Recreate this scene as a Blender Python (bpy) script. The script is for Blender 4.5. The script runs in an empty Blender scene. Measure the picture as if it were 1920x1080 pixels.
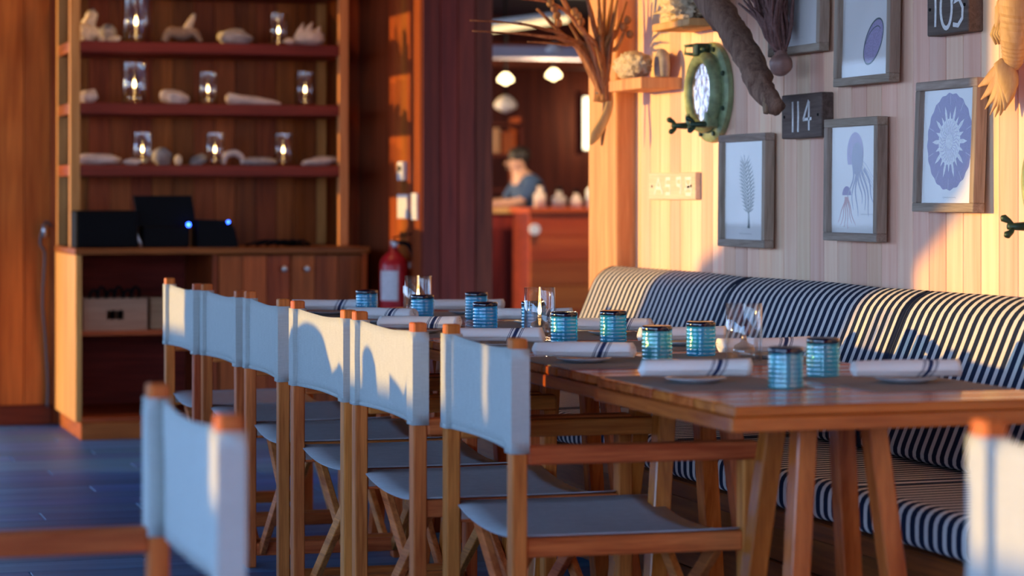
import bpy, bmesh, math, random
from mathutils import Vector, Matrix, Euler, noise

random.seed(7)
SC = bpy.context.scene
COL = SC.collection
PI = math.pi

# ------------------------------------------------------------------ camera
TH = math.radians(17.3)
cam_d = bpy.data.cameras.new('camera')
cam = bpy.data.objects.new('camera', cam_d)
COL.objects.link(cam)
cam.location = (0, 0, 1.13)
cam.rotation_euler = (PI / 2, 0, -TH)
cam_d.sensor_width = 36
cam_d.lens = 4680 / 1920 * 36
cam_d.shift_y = (368 - 540) / 1920
cam_d.clip_end = 200
cam_d.dof.use_dof = True
cam_d.dof.focus_distance = 6.7
cam_d.dof.aperture_fstop = 3.2
SC.camera = cam

# ------------------------------------------------------------------ sky, sun, exposure
world = bpy.data.worlds.new('sky')
SC.world = world
world.use_nodes = True
wn = world.node_tree
bg = wn.nodes['Background']
tc = wn.nodes.new('ShaderNodeTexCoord')
sp = wn.nodes.new('ShaderNodeSeparateXYZ')
rp = wn.nodes.new('ShaderNodeValToRGB')
rp.color_ramp.elements[0].position = 0.46
rp.color_ramp.elements[0].color = (0.16, 0.17, 0.20, 1)
rp.color_ramp.elements[1].position = 0.95
rp.color_ramp.elements[1].color = (0.08, 0.26, 0.78, 1)
e = rp.color_ramp.elements.new(0.52)
e.color = (0.42, 0.59, 0.87, 1)
e = rp.color_ramp.elements.new(0.66)
e.color = (0.16, 0.44, 0.92, 1)
mp = wn.nodes.new('ShaderNodeMapRange')
mp.inputs['From Min'].default_value = -1
mp.inputs['From Max'].default_value = 1
wn.links.new(tc.outputs['Generated'], sp.inputs[0])
wn.links.new(sp.outputs['Z'], mp.inputs['Value'])
wn.links.new(mp.outputs[0], rp.inputs[0])
wn.links.new(rp.outputs[0], bg.inputs[0])
bg.inputs[1].default_value = 9.2

SUN_DIR = Vector((1.0, -0.35, -0.068))
sun_d = bpy.data.lights.new('sun', 'SUN')
sun_d.energy = 5.4
sun_d.color = (1.0, 0.58, 0.09)
sun_d.angle = math.radians(0.6)
sun = bpy.data.objects.new('sun', sun_d)
COL.objects.link(sun)
sun.location = (-12, 8, 4)
sun.rotation_euler = SUN_DIR.to_track_quat('-Z', 'Y').to_euler()

SC.view_settings.view_transform = 'Standard'
SC.view_settings.look = 'None'
SC.view_settings.exposure = 0.0
SC.view_settings.gamma = 1
SC.view_settings.use_curve_mapping = False

# ------------------------------------------------------------------ materials
def newmat(name):
    m = bpy.data.materials.new(name)
    m.use_nodes = True
    nt = m.node_tree
    nt.nodes.clear()
    out = nt.nodes.new('ShaderNodeOutputMaterial')
    return m, nt, out

def pbsdf(nt, out, color=None, rough=.5, metal=0, spec=.5):
    b = nt.nodes.new('ShaderNodeBsdfPrincipled')
    if color is not None:
        b.inputs['Base Color'].default_value = (*color, 1)
    b.inputs['Roughness'].default_value = rough
    b.inputs['Metallic'].default_value = metal
    b.inputs['Specular IOR Level'].default_value = spec
    if out is not None:
        nt.links.new(b.outputs[0], out.inputs[0])
    return b

def plain(name, color, rough=.5, metal=0, spec=.5, bump=0, bscale=60, vary=.12):
    m, nt, out = newmat(name)
    b = pbsdf(nt, out, color, rough, metal, spec)
    t = nt.nodes.new('ShaderNodeTexCoord')
    n = nt.nodes.new('ShaderNodeTexNoise')
    n.inputs['Scale'].default_value = bscale
    n.inputs['Detail'].default_value = 4
    nt.links.new(t.outputs['Object'], n.inputs['Vector'])
    r = nt.nodes.new('ShaderNodeValToRGB')
    r.color_ramp.elements[0].position = .3
    r.color_ramp.elements[1].position = .7
    r.color_ramp.elements[0].color = (*[max(0, c * (1 - vary)) for c in color], 1)
    r.color_ramp.elements[1].color = (*[min(1, c * (1 + vary)) for c in color], 1)
    nt.links.new(n.outputs[0], r.inputs[0])
    nt.links.new(r.outputs[0], b.inputs['Base Color'])
    if bump:
        bp = nt.nodes.new('ShaderNodeBump')
        bp.inputs['Strength'].default_value = bump
        bp.inputs['Distance'].default_value = .01
        nt.links.new(n.outputs[0], bp.inputs['Height'])
        nt.links.new(bp.outputs[0], b.inputs['Normal'])
    return m

def wood(name, c1, c2, axis='Z', scale=22, rough=.45, vary=.25, spec=.4, bump=.15, hue=.02, stretch=.06):
    m, nt, out = newmat(name)
    b = pbsdf(nt, out, c1, rough, 0, spec)
    L = nt.links.new
    t = nt.nodes.new('ShaderNodeTexCoord')
    oi = nt.nodes.new('ShaderNodeObjectInfo')
    mul = nt.nodes.new('ShaderNodeVectorMath')
    mul.operation = 'SCALE'
    cx = nt.nodes.new('ShaderNodeCombineXYZ')
    L(oi.outputs['Random'], cx.inputs[0]); L(oi.outputs['Random'], cx.inputs[1]); L(oi.outputs['Random'], cx.inputs[2])
    L(cx.outputs[0], mul.inputs[0])
    mul.inputs['Scale'].default_value = 17.0
    add = nt.nodes.new('ShaderNodeVectorMath')
    L(t.outputs['Object'], add.inputs[0]); L(mul.outputs[0], add.inputs[1])
    mapn = nt.nodes.new('ShaderNodeMapping')
    s = {'X': (stretch, 1, 1), 'Y': (1, stretch, 1), 'Z': (1, 1, stretch)}[axis]
    mapn.inputs['Scale'].default_value = [v * scale for v in s]
    L(add.outputs[0], mapn.inputs[0])
    n = nt.nodes.new('ShaderNodeTexNoise')
    n.inputs['Scale'].default_value = 1
    n.inputs['Detail'].default_value = 5
    n.inputs['Roughness'].default_value = .62
    n.inputs['Distortion'].default_value = .9
    L(mapn.outputs[0], n.inputs['Vector'])
    n2 = nt.nodes.new('ShaderNodeTexNoise')
    n2.inputs['Scale'].default_value = 6
    n2.inputs['Detail'].default_value = 2
    L(mapn.outputs[0], n2.inputs['Vector'])
    mixf = nt.nodes.new('ShaderNodeMath'); mixf.operation = 'MULTIPLY_ADD'
    L(n2.outputs[0], mixf.inputs[0]); mixf.inputs[1].default_value = .35; L(n.outputs[0], mixf.inputs[2])
    r = nt.nodes.new('ShaderNodeValToRGB')
    r.color_ramp.elements[0].position = .48
    r.color_ramp.elements[1].position = .86
    r.color_ramp.elements[0].color = (*c1, 1)
    r.color_ramp.elements[1].color = (*c2, 1)
    L(mixf.outputs[0], r.inputs[0])
    hsv = nt.nodes.new('ShaderNodeHueSaturation')
    mr = nt.nodes.new('ShaderNodeMapRange')
    mr.inputs['To Min'].default_value = 1 - vary
    mr.inputs['To Max'].default_value = 1 + vary
    L(oi.outputs['Random'], mr.inputs[0]); L(mr.outputs[0], hsv.inputs['Value'])
    ml = nt.nodes.new('ShaderNodeMath'); ml.operation = 'MULTIPLY'; ml.inputs[1].default_value = 7.31
    fr = nt.nodes.new('ShaderNodeMath'); fr.operation = 'FRACT'
    L(oi.outputs['Random'], ml.inputs[0]); L(ml.outputs[0], fr.inputs[0])
    mr2 = nt.nodes.new('ShaderNodeMapRange')
    mr2.inputs['To Min'].default_value = .5 - hue * .5
    mr2.inputs['To Max'].default_value = .5 + hue * .5
    L(fr.outputs[0], mr2.inputs[0]); L(mr2.outputs[0], hsv.inputs['Hue'])
    L(r.outputs[0], hsv.inputs['Color']); L(hsv.outputs[0], b.inputs['Base Color'])
    bp = nt.nodes.new('ShaderNodeBump')
    bp.inputs['Strength'].default_value = bump
    bp.inputs['Distance'].default_value = .004
    L(mixf.outputs[0], bp.inputs['Height']); L(bp.outputs[0], b.inputs['Normal'])
    return m

def canvas(name, col, weave=900):
    m, nt, out = newmat(name)
    L = nt.links.new
    t = nt.nodes.new('ShaderNodeTexCoord')
    d = nt.nodes.new('ShaderNodeBsdfDiffuse')
    tr = nt.nodes.new('ShaderNodeBsdfTranslucent')
    n = nt.nodes.new('ShaderNodeTexNoise')
    n.inputs['Scale'].default_value = 1
    n.inputs['Detail'].default_value = 3
    mpn = nt.nodes.new('ShaderNodeMapping')
    mpn.inputs['Scale'].default_value = (40, 40, 700)
    L(t.outputs['Object'], mpn.inputs[0]); L(mpn.outputs[0], n.inputs['Vector'])
    n2 = nt.nodes.new('ShaderNodeTexNoise')
    mp2 = nt.nodes.new('ShaderNodeMapping')
    mp2.inputs['Scale'].default_value = (600, 600, 30)
    L(t.outputs['Object'], mp2.inputs[0]); L(mp2.outputs[0], n2.inputs['Vector'])
    n2.inputs['Scale'].default_value = 1
    a = nt.nodes.new('ShaderNodeMath'); a.operation = 'ADD'
    L(n.outputs[0], a.inputs[0]); L(n2.outputs[0], a.inputs[1])
    r = nt.nodes.new('ShaderNodeValToRGB')
    r.color_ramp.elements[0].position = .35
    r.color_ramp.elements[1].position = .65
    r.color_ramp.elements[0].color = (*[c * .88 for c in col], 1)
    r.color_ramp.elements[1].color = (*[min(1, c * 1.06) for c in col], 1)
    hf = nt.nodes.new('ShaderNodeMath'); hf.operation = 'MULTIPLY'; hf.inputs[1].default_value = .5
    L(a.outputs[0], hf.inputs[0]); L(hf.outputs[0], r.inputs[0])
    L(r.outputs[0], d.inputs[0]); L(r.outputs[0], tr.inputs[0])
    bp = nt.nodes.new('ShaderNodeBump')
    bp.inputs['Strength'].default_value = .25
    bp.inputs['Distance'].default_value = .001
    L(hf.outputs[0], bp.inputs['Height']); L(bp.outputs[0], d.inputs['Normal'])
    mx = nt.nodes.new('ShaderNodeMixShader'); mx.inputs[0].default_value = .06
    L(d.outputs[0], mx.inputs[1]); L(tr.outputs[0], mx.inputs[2]); L(mx.outputs[0], out.inputs[0])
    return m

def stripes(name, navy, cream, period=.0475, frac=.40, phase=0):
    m, nt, out = newmat(name)
    L = nt.links.new
    b = pbsdf(nt, out, navy, .85, 0, .15)
    t = nt.nodes.new('ShaderNodeTexCoord')
    s = nt.nodes.new('ShaderNodeSeparateXYZ')
    L(t.outputs['Object'], s.inputs[0])
    a = nt.nodes.new('ShaderNodeMath'); a.operation = 'MULTIPLY_ADD'
    a.inputs[1].default_value = 1 / period; a.inputs[2].default_value = 50 + phase
    L(s.outputs['Y'], a.inputs[0])
    f = nt.nodes.new('ShaderNodeMath'); f.operation = 'FRACT'; L(a.outputs[0], f.inputs[0])
    g = nt.nodes.new('ShaderNodeMath'); g.operation = 'LESS_THAN'; g.inputs[1].default_value = frac
    L(f.outputs[0], g.inputs[0])
    n = nt.nodes.new('ShaderNodeTexNoise'); n.inputs['Scale'].default_value = 500
    L(t.outputs['Object'], n.inputs['Vector'])
    mx = nt.nodes.new('ShaderNodeMix'); mx.data_type = 'RGBA'
    mx.inputs[6].default_value = (*navy, 1); mx.inputs[7].default_value = (*cream, 1)
    L(g.outputs[0], mx.inputs[0])
    m2 = nt.nodes.new('ShaderNodeMix'); m2.data_type = 'RGBA'; m2.blend_type = 'MULTIPLY'; m2.inputs[0].default_value = .35
    L(mx.outputs[2], m2.inputs[6]); L(n.outputs[0], m2.inputs[7])
    L(m2.outputs[2], b.inputs['Base Color'])
    return m

def glass(name, tint=(1, 1, 1), body=(.2, .5, .7), body_f=0.0, spec=1.0, rough=.03, edge=1.0):
    """thin-walled glass: see-through tint, a coloured body glow by translucency, fresnel gloss"""
    m, nt, out = newmat(name)
    L = nt.links.new
    tr = nt.nodes.new('ShaderNodeBsdfTransparent'); tr.inputs[0].default_value = (*tint, 1)
    gl = nt.nodes.new('ShaderNodeBsdfGlossy'); gl.inputs['Roughness'].default_value = rough
    gl.inputs[0].default_value = (1, 1, 1, 1)
    if edge < 1:
        le = nt.nodes.new('ShaderNodeLayerWeight'); le.inputs[0].default_value = .5
        pe_ = nt.nodes.new('ShaderNodeMath'); pe_.operation = 'POWER'; pe_.inputs[1].default_value = 4
        L(le.outputs['Facing'], pe_.inputs[0])
        me_ = nt.nodes.new('ShaderNodeMix'); me_.data_type = 'RGBA'
        me_.inputs[6].default_value = (*tint, 1); me_.inputs[7].default_value = (*[c * edge for c in tint], 1)
        L(pe_.outputs[0], me_.inputs[0]); L(me_.outputs[2], tr.inputs[0])
    base = tr.outputs[0]
    if body_f > 0:
        df = nt.nodes.new('ShaderNodeBsdfDiffuse'); df.inputs[0].default_value = (*body, 1)
        tl = nt.nodes.new('ShaderNodeBsdfTranslucent'); tl.inputs[0].default_value = (*body, 1)
        a = nt.nodes.new('ShaderNodeMixShader'); a.inputs[0].default_value = .5
        L(df.outputs[0], a.inputs[1]); L(tl.outputs[0], a.inputs[2])
        c = nt.nodes.new('ShaderNodeMixShader'); c.inputs[0].default_value = body_f
        L(base, c.inputs[1]); L(a.outputs[0], c.inputs[2])
        base = c.outputs[0]
    lw = nt.nodes.new('ShaderNodeLayerWeight'); lw.inputs[0].default_value = .5
    pw = nt.nodes.new('ShaderNodeMath'); pw.operation = 'POWER'; pw.inputs[1].default_value = 5
    L(lw.outputs['Facing'], pw.inputs[0])
    fm = nt.nodes.new('ShaderNodeMath'); fm.operation = 'MULTIPLY_ADD'
    fm.inputs[1].default_value = .95 * min(1, spec); fm.inputs[2].default_value = .045 * spec
    fm.use_clamp = True
    L(pw.outputs[0], fm.inputs[0])
    mx = nt.nodes.new('ShaderNodeMixShader')
    L(fm.outputs[0], mx.inputs[0]); L(base, mx.inputs[1]); L(gl.outputs[0], mx.inputs[2])
    L(mx.outputs[0], out.inputs[0])
    return m

def emis(name, col, strength):
    m, nt, out = newmat(name)
    e = nt.nodes.new('ShaderNodeEmission')
    e.inputs[0].default_value = (*col, 1)
    e.inputs[1].default_value = strength
    nt.links.new(e.outputs[0], out.inputs[0])
    return m

def napkin_mat():
    m, nt, out = newmat('napkin_cloth')
    L = nt.links.new
    d = pbsdf(nt, out, (.92, .89, .86), .9, 0, .1)
    t = nt.nodes.new('ShaderNodeTexCoord')
    s = nt.nodes.new('ShaderNodeSeparateXYZ'); L(t.outputs['Object'], s.inputs[0])
    # stripes wind slightly round the roll: position along it plus a little of its height
    k = nt.nodes.new('ShaderNodeMath'); k.operation = 'MULTIPLY_ADD'; k.inputs[1].default_value = -.45
    L(s.outputs['Z'], k.inputs[0]); L(s.outputs['X'], k.inputs[2])
    col = (.92, .89, .86)
    prev = None
    for (c, w) in ((.034, .0050), (.0225, .0012), (.0455, .0012), (.0185, .0008), (.0495, .0008)):
        a = nt.nodes.new('ShaderNodeMath'); a.operation = 'SUBTRACT'; a.inputs[1].default_value = c
        L(k.outputs[0], a.inputs[0])
        b = nt.nodes.new('ShaderNodeMath'); b.operation = 'ABSOLUTE'; L(a.outputs[0], b.inputs[0])
        g = nt.nodes.new('ShaderNodeMath'); g.operation = 'LESS_THAN'; g.inputs[1].default_value = w
        L(b.outputs[0], g.inputs[0])
        if prev is None:
            prev = g.outputs[0]
        else:
            x = nt.nodes.new('ShaderNodeMath'); x.operation = 'MAXIMUM'
            L(prev, x.inputs[0]); L(g.outputs[0], x.inputs[1]); prev = x.outputs[0]
    mx = nt.nodes.new('ShaderNodeMix'); mx.data_type = 'RGBA'
    mx.inputs[6].default_value = (*col, 1); mx.inputs[7].default_value = (.035, .05, .12, 1)
    L(prev, mx.inputs[0]); L(mx.outputs[2], d.inputs['Base Color'])
    n = nt.nodes.new('ShaderNodeTexNoise'); n.inputs['Scale'].default_value = 90
    L(t.outputs['Object'], n.inputs['Vector'])
    bp = nt.nodes.new('ShaderNodeBump'); bp.inputs['Strength'].default_value = .3; bp.inputs['Distance'].default_value = .003
    L(n.outputs[0], bp.inputs['Height']); L(bp.outputs[0], d.inputs['Normal'])
    return m

M = {}
for ax in 'XYZ':
    M['chair' + ax] = wood('chair_teak_' + ax.lower(), (.40, .082, .016), (.76, .215, .052), ax, 30, .55, .12, .15, .1)
    M['table' + ax] = wood('table_teak_' + ax.lower(), (.34, .062, .008), (.64, .165, .030), ax, 24, .20, .22, .50, .05)
    M['dark' + ax] = wood('dark_wood_' + ax.lower(), (.10, .017, .010), (.235, .040, .019), ax, 14, .55, .22, .15, .12)
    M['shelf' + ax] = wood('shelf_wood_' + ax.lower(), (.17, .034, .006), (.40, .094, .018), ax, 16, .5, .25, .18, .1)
    M['grey' + ax] = wood('weathered_frame_wood_' + ax.lower(), (.25, .185, .14), (.44, .345, .275), ax, 40, .7, .1, .2, .25)
M['cedar'] = wood('cedar_wall', (.86, .47, .30), (.98, .67, .48), 'Z', 9, .55, .15, .2, .05, .03, .05)
M['post'] = wood('timber_post', (.60, .26, .085), (.82, .44, .18), 'Z', 14, .6, .05, .25, .1)
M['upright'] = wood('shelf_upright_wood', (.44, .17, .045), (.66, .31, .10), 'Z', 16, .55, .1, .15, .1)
M['redwood'] = wood('back_wall_wood', (.28, .050, .009), (.62, .16, .034), 'Z', 9, .5, .3, .15, .06)
M['barwood'] = wood('bar_front_wood', (.38, .060, .010), (.56, .12, .022), 'X', 8, .5, .15, .2, .05)
M['floor'] = wood('floor_plank', (.036, .125, .28), (.085, .225, .45), 'X', 12, .5, .22, .5, .08, .03)  # blue of the reflected sky is mixed into the plank colour
M['grout'] = plain('floor_joint', (.03, .03, .035), .8)
M['canvas'] = canvas('chair_canvas', (.55, .565, .545))
M['seatcanvas'] = canvas('seat_canvas', (.50, .48, .50))
M['stripe'] = stripes('striped_cushion', (.014, .024, .060), (.88, .83, .79), .0432, .44)
M['piping'] = plain('cushion_piping', (.02, .028, .055), .85)
M['clear'] = glass('clear_glass', (.97, .97, .97), spec=1.5, rough=.03, edge=.45)
M['pane'] = glass('picture_pane', (.97, .97, .97), spec=.34, rough=.02)
M['blue'] = glass('blue_glass', (.32, .84, 1.0), (.06, .60, .84), .42, spec=1.9, rough=.12)
M['teal'] = glass('teal_glass', (.46, .92, .94), (.16, .66, .70), .36, spec=2.4, rough=.10)
M['bluebase'] = glass('blue_glass_base', (.04, .05, .12), (.010, .014, .05), .88, spec=1.6, rough=.1)
M['flame'] = emis('flame', (1.0, .62, .22), 26)
M['oil'] = glass('oil_lamp_glass', (.9, .86, .8), (.5, .4, .3), .08, spec=1.8, rough=.03)
M['brass'] = plain('brass_burner', (.55, .45, .35), .35, .8)
M['napkin'] = napkin_mat()
M['plate'] = plain('plate_glaze', (.42, .42, .43), .25)
M['mat'] = plain('woven_placemat', (.25, .215, .20), .8, bump=.3, bscale=300)
M['black'] = plain('black_plastic', (.004, .004, .005), .6, spec=.06)
M['metal'] = plain('brushed_metal', (.55, .55, .55), .35, .9)
M['bluelight'] = emis('blue_indicator', (.02, .08, 1), 20)
M['carton'] = wood('crate_wood', (.22, .10, .045), (.36, .18, .09), 'X', 18, .6, .1)
M['red'] = plain('red_paint', (.42, .012, .018), .3)
M['paper'] = plain('white_paper', (.62, .62, .66), .8)
M['print'] = plain('print_paper', (.78, .76, .74), .7, vary=.05, bscale=5)
M['coral'] = plain('pale_coral', (.62, .47, .31), .9, bump=.6, bscale=60, vary=.25)
M['stone'] = plain('grey_stone', (.32, .27, .25), .8, bump=.3, bscale=30, vary=.25)
M['whelk'] = plain('pinkish_shell', (.30, .17, .14), .45, bump=.3, bscale=25, vary=.3)
M['shell'] = plain('pale_shell', (.55, .43, .36), .5, bump=.3, bscale=25, vary=.2)
M['drift'] = wood('driftwood', (.16, .095, .065), (.38, .25, .17), 'Z', 34, .85, .1, .15, .8, .02, .15)
M['twig'] = wood('dry_twig', (.24, .09, .035), (.56, .26, .11), 'Z', 40, .7, .2, .2, .3)
M['fibre'] = plain('dried_sea_fan', (.17, .085, .075), .9, bump=.5, bscale=80, vary=.3)
M['verdigris'] = plain('verdigris_bronze', (.24, .30, .155), .5, .15, .5, bump=.2, bscale=40, vary=.3)
M['darkgreen'] = plain('dark_verdigris', (.04, .075, .045), .45, .4, .5, bump=.2, bscale=40, vary=.3)
M['carved'] = wood('carved_wood', (.44, .25, .10), (.60, .38, .18), 'Z', 25, .55, .05, .3, .15)
M['white'] = plain('white_paint', (.80, .80, .78), .7, bump=.3, bscale=120)
M['signwood'] = wood('sign_wood', (.075, .052, .042), (.15, .11, .09), 'Y', 40, .7, .1, .2, .3)
M['signpale'] = wood('pale_sign_wood', (.66, .50, .37), (.80, .64, .50), 'Y', 40, .7, .1, .2, .3)
M['skin'] = plain('skin', (.55, .30, .20), .55)
M['shirt'] = plain('blue_shirt', (.035, .075, .17), .85)
M['hair'] = plain('dark_hair', (.015, .010, .009), .6)
M['trousers'] = plain('dark_trousers', (.02, .02, .03), .85)
M['lampglow'] = emis('lamp_glow', (1.0, .74, .36), 7)
M['sunlit'] = emis('sunlit_beam_glow', (1.0, .72, .36), 1.6)  # sunlight on the far slanting beam, put in as glow
M['bulb'] = plain('frosted_bulb', (.75, .68, .62), .4)
M['plaster'] = plain('ceiling_board', (.07, .035, .025), .8)
M['cable'] = plain('grey_cable', (.10, .09, .09), .5)
for nm, c in (('ink_purple', (.15, .10, .31)), ('ink_violet', (.36, .31, .50)), ('ink_blue', (.27, .29, .42)),
              ('ink_pale', (.68, .67, .70)), ('ink_red', (.50, .24, .26)), ('ink_teal', (.09, .13, .14)), ('ink_grey', (.33, .31, .31))):
    M[nm] = plain(nm, c, .75, bscale=200, vary=.18)

# ------------------------------------------------------------------ mesh building
class MB:
    def __init__(self):
        self.bm = bmesh.new()

    def box(self, c, s, bev=0, rot=None, seg=1):
        bm = self.bm
        r = bmesh.ops.create_cube(bm, size=1)
        vs = r['verts']
        for v in vs:
            v.co = Vector((v.co.x * s[0], v.co.y * s[1], v.co.z * s[2]))
        if bev:
            ed = list({e for v in vs for e in v.link_edges})
            rr = bmesh.ops.bevel(bm, geom=ed, offset=bev, segments=seg, affect='EDGES', profile=.5)
            vs = list({v for f in rr['faces'] for v in f.verts} | {v for v in vs if v.is_valid})
        mt = Matrix.Translation(c)
        if rot is not None:
            mt = mt @ (rot if isinstance(rot, Matrix) else Euler(rot).to_matrix().to_4x4())
        bmesh.ops.transform(bm, matrix=mt, verts=vs)
        return self

    def span(self, lo, hi, bev=0, seg=1):
        c = [(a + b) / 2 for a, b in zip(lo, hi)]
        s = [abs(b - a) for a, b in zip(lo, hi)]
        return self.box(c, s, bev, None, seg)

    def beam(self, p0, p1, w, h, up=(0, 0, 1), bev=0):
        """box from p0 to p1, w across, h along up"""
        p0, p1 = Vector(p0), Vector(p1)
        d = p1 - p0
        x = d.normalized()
        y = Vector(up).cross(x).normalized()
        z = x.cross(y)
        m = Matrix((x, y, z)).transposed().to_4x4()
        return self.box((p0 + p1) / 2, (d.length, w, h), bev, m)

    def tube(self, pts, rad, n=8, cap=True, jit=0.0, flat=1.0):
        bm = self.bm
        pts = [Vector(p) for p in pts]
        if not isinstance(rad, (list, tuple)):
            rad = [rad] * len(pts)
        rings = []
        ref = None
        for i, p in enumerate(pts):
            a = pts[max(0, i - 1)]
            b = pts[min(len(pts) - 1, i + 1)]
            t = (b - a).normalized()
            if ref is None:
                ref = Vector((0, 0, 1)) if abs(t.z) < .9 else Vector((1, 0, 0))
            u = (ref - t * ref.dot(t)).normalized()
            ref = u
            w = t.cross(u)
            ring = []
            for k in range(n):
                an = 2 * PI * k / n
                rr = rad[i]
                if jit:
                    rr *= 1 + jit * noise.noise(Vector((math.cos(an) * 1.3 + p.x * 30, math.sin(an) * 1.3 + p.y * 30, p.z * 22)))
                ring.append(bm.verts.new(p + u * (math.cos(an) * rr) + w * (math.sin(an) * rr * flat)))
            rings.append(ring)
        for i in range(len(rings) - 1):
            for k in range(n):
                bm.faces.new((rings[i][k], rings[i][(k + 1) % n], rings[i + 1][(k + 1) % n], rings[i + 1][k]))
        if cap:
            bm.faces.new(list(reversed(rings[0])))
            bm.faces.new(rings[-1])
        return self

    def lathe(self, prof, n=24, axis='Z', c=(0, 0, 0), fn=None, close=False):
        """prof: (r, h) pairs; fn(r, h, angle) -> r"""
        bm = self.bm
        rings = []
        for r, h in prof:
            if r < 1e-6:
                co = {'Z': (0, 0, h), 'X': (h, 0, 0), 'Y': (0, h, 0)}[axis]
                rings.append([bm.verts.new(Vector(co) + Vector(c))])
                continue
            ring = []
            for k in range(n):
                a = 2 * PI * k / n
                q = fn(r, h, a) if fn else r
                x, y = q * math.cos(a), q * math.sin(a)
                co = {'Z': (x, y, h), 'X': (h, x, y), 'Y': (y, h, x)}[axis]
                ring.append(bm.verts.new(Vector(co) + Vector(c)))
            rings.append(ring)
        if close:
            rings.append(rings[0])
        for i in range(len(rings) - 1):
            a, b = rings[i], rings[i + 1]
            for k in range(n):
                k2 = (k + 1) % n
                if len(a) == 1 and len(b) > 1:
                    bm.faces.new((a[0], b[k2], b[k]))
                elif len(b) == 1 and len(a) > 1:
                    bm.faces.new((a[k], a[k2], b[0]))
                elif len(a) > 1:
                    bm.faces.new((a[k], a[k2], b[k2], b[k]))
        return self

    def grid(self, rows, closed=False):
        bm = self.bm
        vs = [[bm.verts.new(p) for p in row] for row in rows]
        for i in range(len(vs) - 1):
            m = len(vs[i])
            for j in range(m if closed else m - 1):
                j2 = (j + 1) % m
                bm.faces.new((vs[i][j], vs[i][j2], vs[i + 1][j2], vs[i + 1][j]))
        return vs

    def prism(self, poly, h0, h1, axis='X'):
        """poly of (a, b) in the two other axes, extruded along axis"""
        bm = self.bm
        f = {'X': lambda a, b, h: (h, a, b), 'Y': lambda a, b, h: (a, h, b), 'Z': lambda a, b, h: (a, b, h)}[axis]
        A = [bm.verts.new(f(a, b, h0)) for a, b in poly]
        B = [bm.verts.new(f(a, b, h1)) for a, b in poly]
        n = len(poly)
        for i in range(n):
            j = (i + 1) % n
            bm.faces.new((A[i], A[j], B[j], B[i]))
        bm.faces.new(list(reversed(A)))
        bm.faces.new(B)
        return self

    def blob(self, c, s, sub=3, amp=.2, fr=2.0, seed=0, rot=(0, 0, 0), ridge=False):
        bm = self.bm
        r = bmesh.ops.create_icosphere(bm, subdivisions=sub, radius=1)
        R = Euler(rot).to_matrix()
        for v in r['verts']:
            d = v.co.normalized()
            k = noise.fractal(d * fr + Vector((seed * 3.7, seed * 1.3, seed)), 1.0, 2.0, 4)
            if ridge:
                k = abs(k) * 2 - .5
            p = d * (1 + amp * k)
            v.co = R @ Vector((p.x * s[0], p.y * s[1], p.z * s[2])) + Vector(c)
        return self

    def mesh(self, name, mat, smooth=False):
        bmesh.ops.recalc_face_normals(self.bm, faces=self.bm.faces)
        me = bpy.data.meshes.new(name)
        self.bm.to_mesh(me)
        self.bm.free()
        me.materials.append(mat)
        if smooth:
            for p in me.polygons:
                p.use_smooth = True
        return me

    def build(self, name, mat, parent=None, smooth=False, loc=None, sharp=None):
        me = self.mesh(name, mat, smooth)
        o = bpy.data.objects.new(name, me)
        COL.objects.link(o)
        if smooth and sharp:
            me.set_sharp_from_angle(angle=math.radians(sharp))
        if parent is not None:
            o.parent = parent
        if loc is not None:
            o.location = loc
        return o

def inst(name, me, parent=None, loc=(0, 0, 0), rot=(0, 0, 0)):
    o = bpy.data.objects.new(name, me)
    COL.objects.link(o)
    o.parent = parent
    o.location = loc
    o.rotation_euler = rot
    return o

def tag(o, label=None, cat=None, group=None, kind=None):
    if label: o['label'] = label
    if cat: o['category'] = cat
    if group: o['group'] = group
    if kind: o['kind'] = kind
    return o

def thing(name, label, cat, loc=(0, 0, 0), rz=0, group=None):
    o = bpy.data.objects.new(name, None)
    COL.objects.link(o)
    o.empty_display_size = .1
    o.location = loc
    o.rotation_euler = (0, 0, rz)
    return tag(o, label, cat, group)

def copy_tree(o, parent=None):
    c = o.copy()
    COL.objects.link(c)
    c.parent = parent
    for ch in list(o.children):
        copy_tree(ch, c)
    return c

def struct(name, o=None, loc=(0, 0, 0)):
    if o is None:
        o = bpy.data.objects.new(name, None)
        COL.objects.link(o)
        o.location = loc
    o['kind'] = 'structure'
    return o

# ================================================================== THE ROOM
XW = 3.12          # face of the panelled wall on the right
YB = 12.50         # back wall
# floor: slab with individual wood-look planks
fl = struct('floor', MB().span((-6, -3, -.12), (11, 27, -.012)).build('floor', M['grout']))
pl = MB().span((-.60, -.0985, -.012), (.60, .0985, 0), .002).mesh('floor_plank', M['floor'])
yy = 3.0
row = 0
while yy < 13.0:
    off = (row * .37) % 1.2
    for k in range(5):
        x = -1.9 + off + k * 1.204
        if x - .6 > XW - .02 and yy < 9:
            continue
        inst('floor_plank', pl, fl, (x, yy + .1, 0))
    yy += .2
    row += 1
far = MB()
fpl = tag(far.span((-6, 13.0, -.012), (11, 24, 0)).span((3.9, 3, -.012), (11, 13, 0)).span((-6, -3, -.012), (11, 3, 0)).span((-6, 3, -.012), (-2.6, 13, 0)).build('floor_far', M['floor'], fl), kind='stuff')

# ceiling over the whole room with a few beams
ce = struct('ceiling', MB().span((-4.2, -3, 2.95), (11, 24, 3.05)).build('ceiling', M['plaster']))

# panelled wall on the right
wr = struct('wall_right', MB().span((XW + .02, -3, 0), (XW + .14, 8.52, 2.95)).build('wall_right', M['cedar']))
wd = .099
me = MB().span((0, 0, 0), (.019, wd - .0028, 2.1), .0018).mesh('wall_plank', M['cedar'])
y = 4.3
while y < 8.50:
    inst('wall_plank', me, wr, (XW, y, .80))
    y += wd

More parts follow.
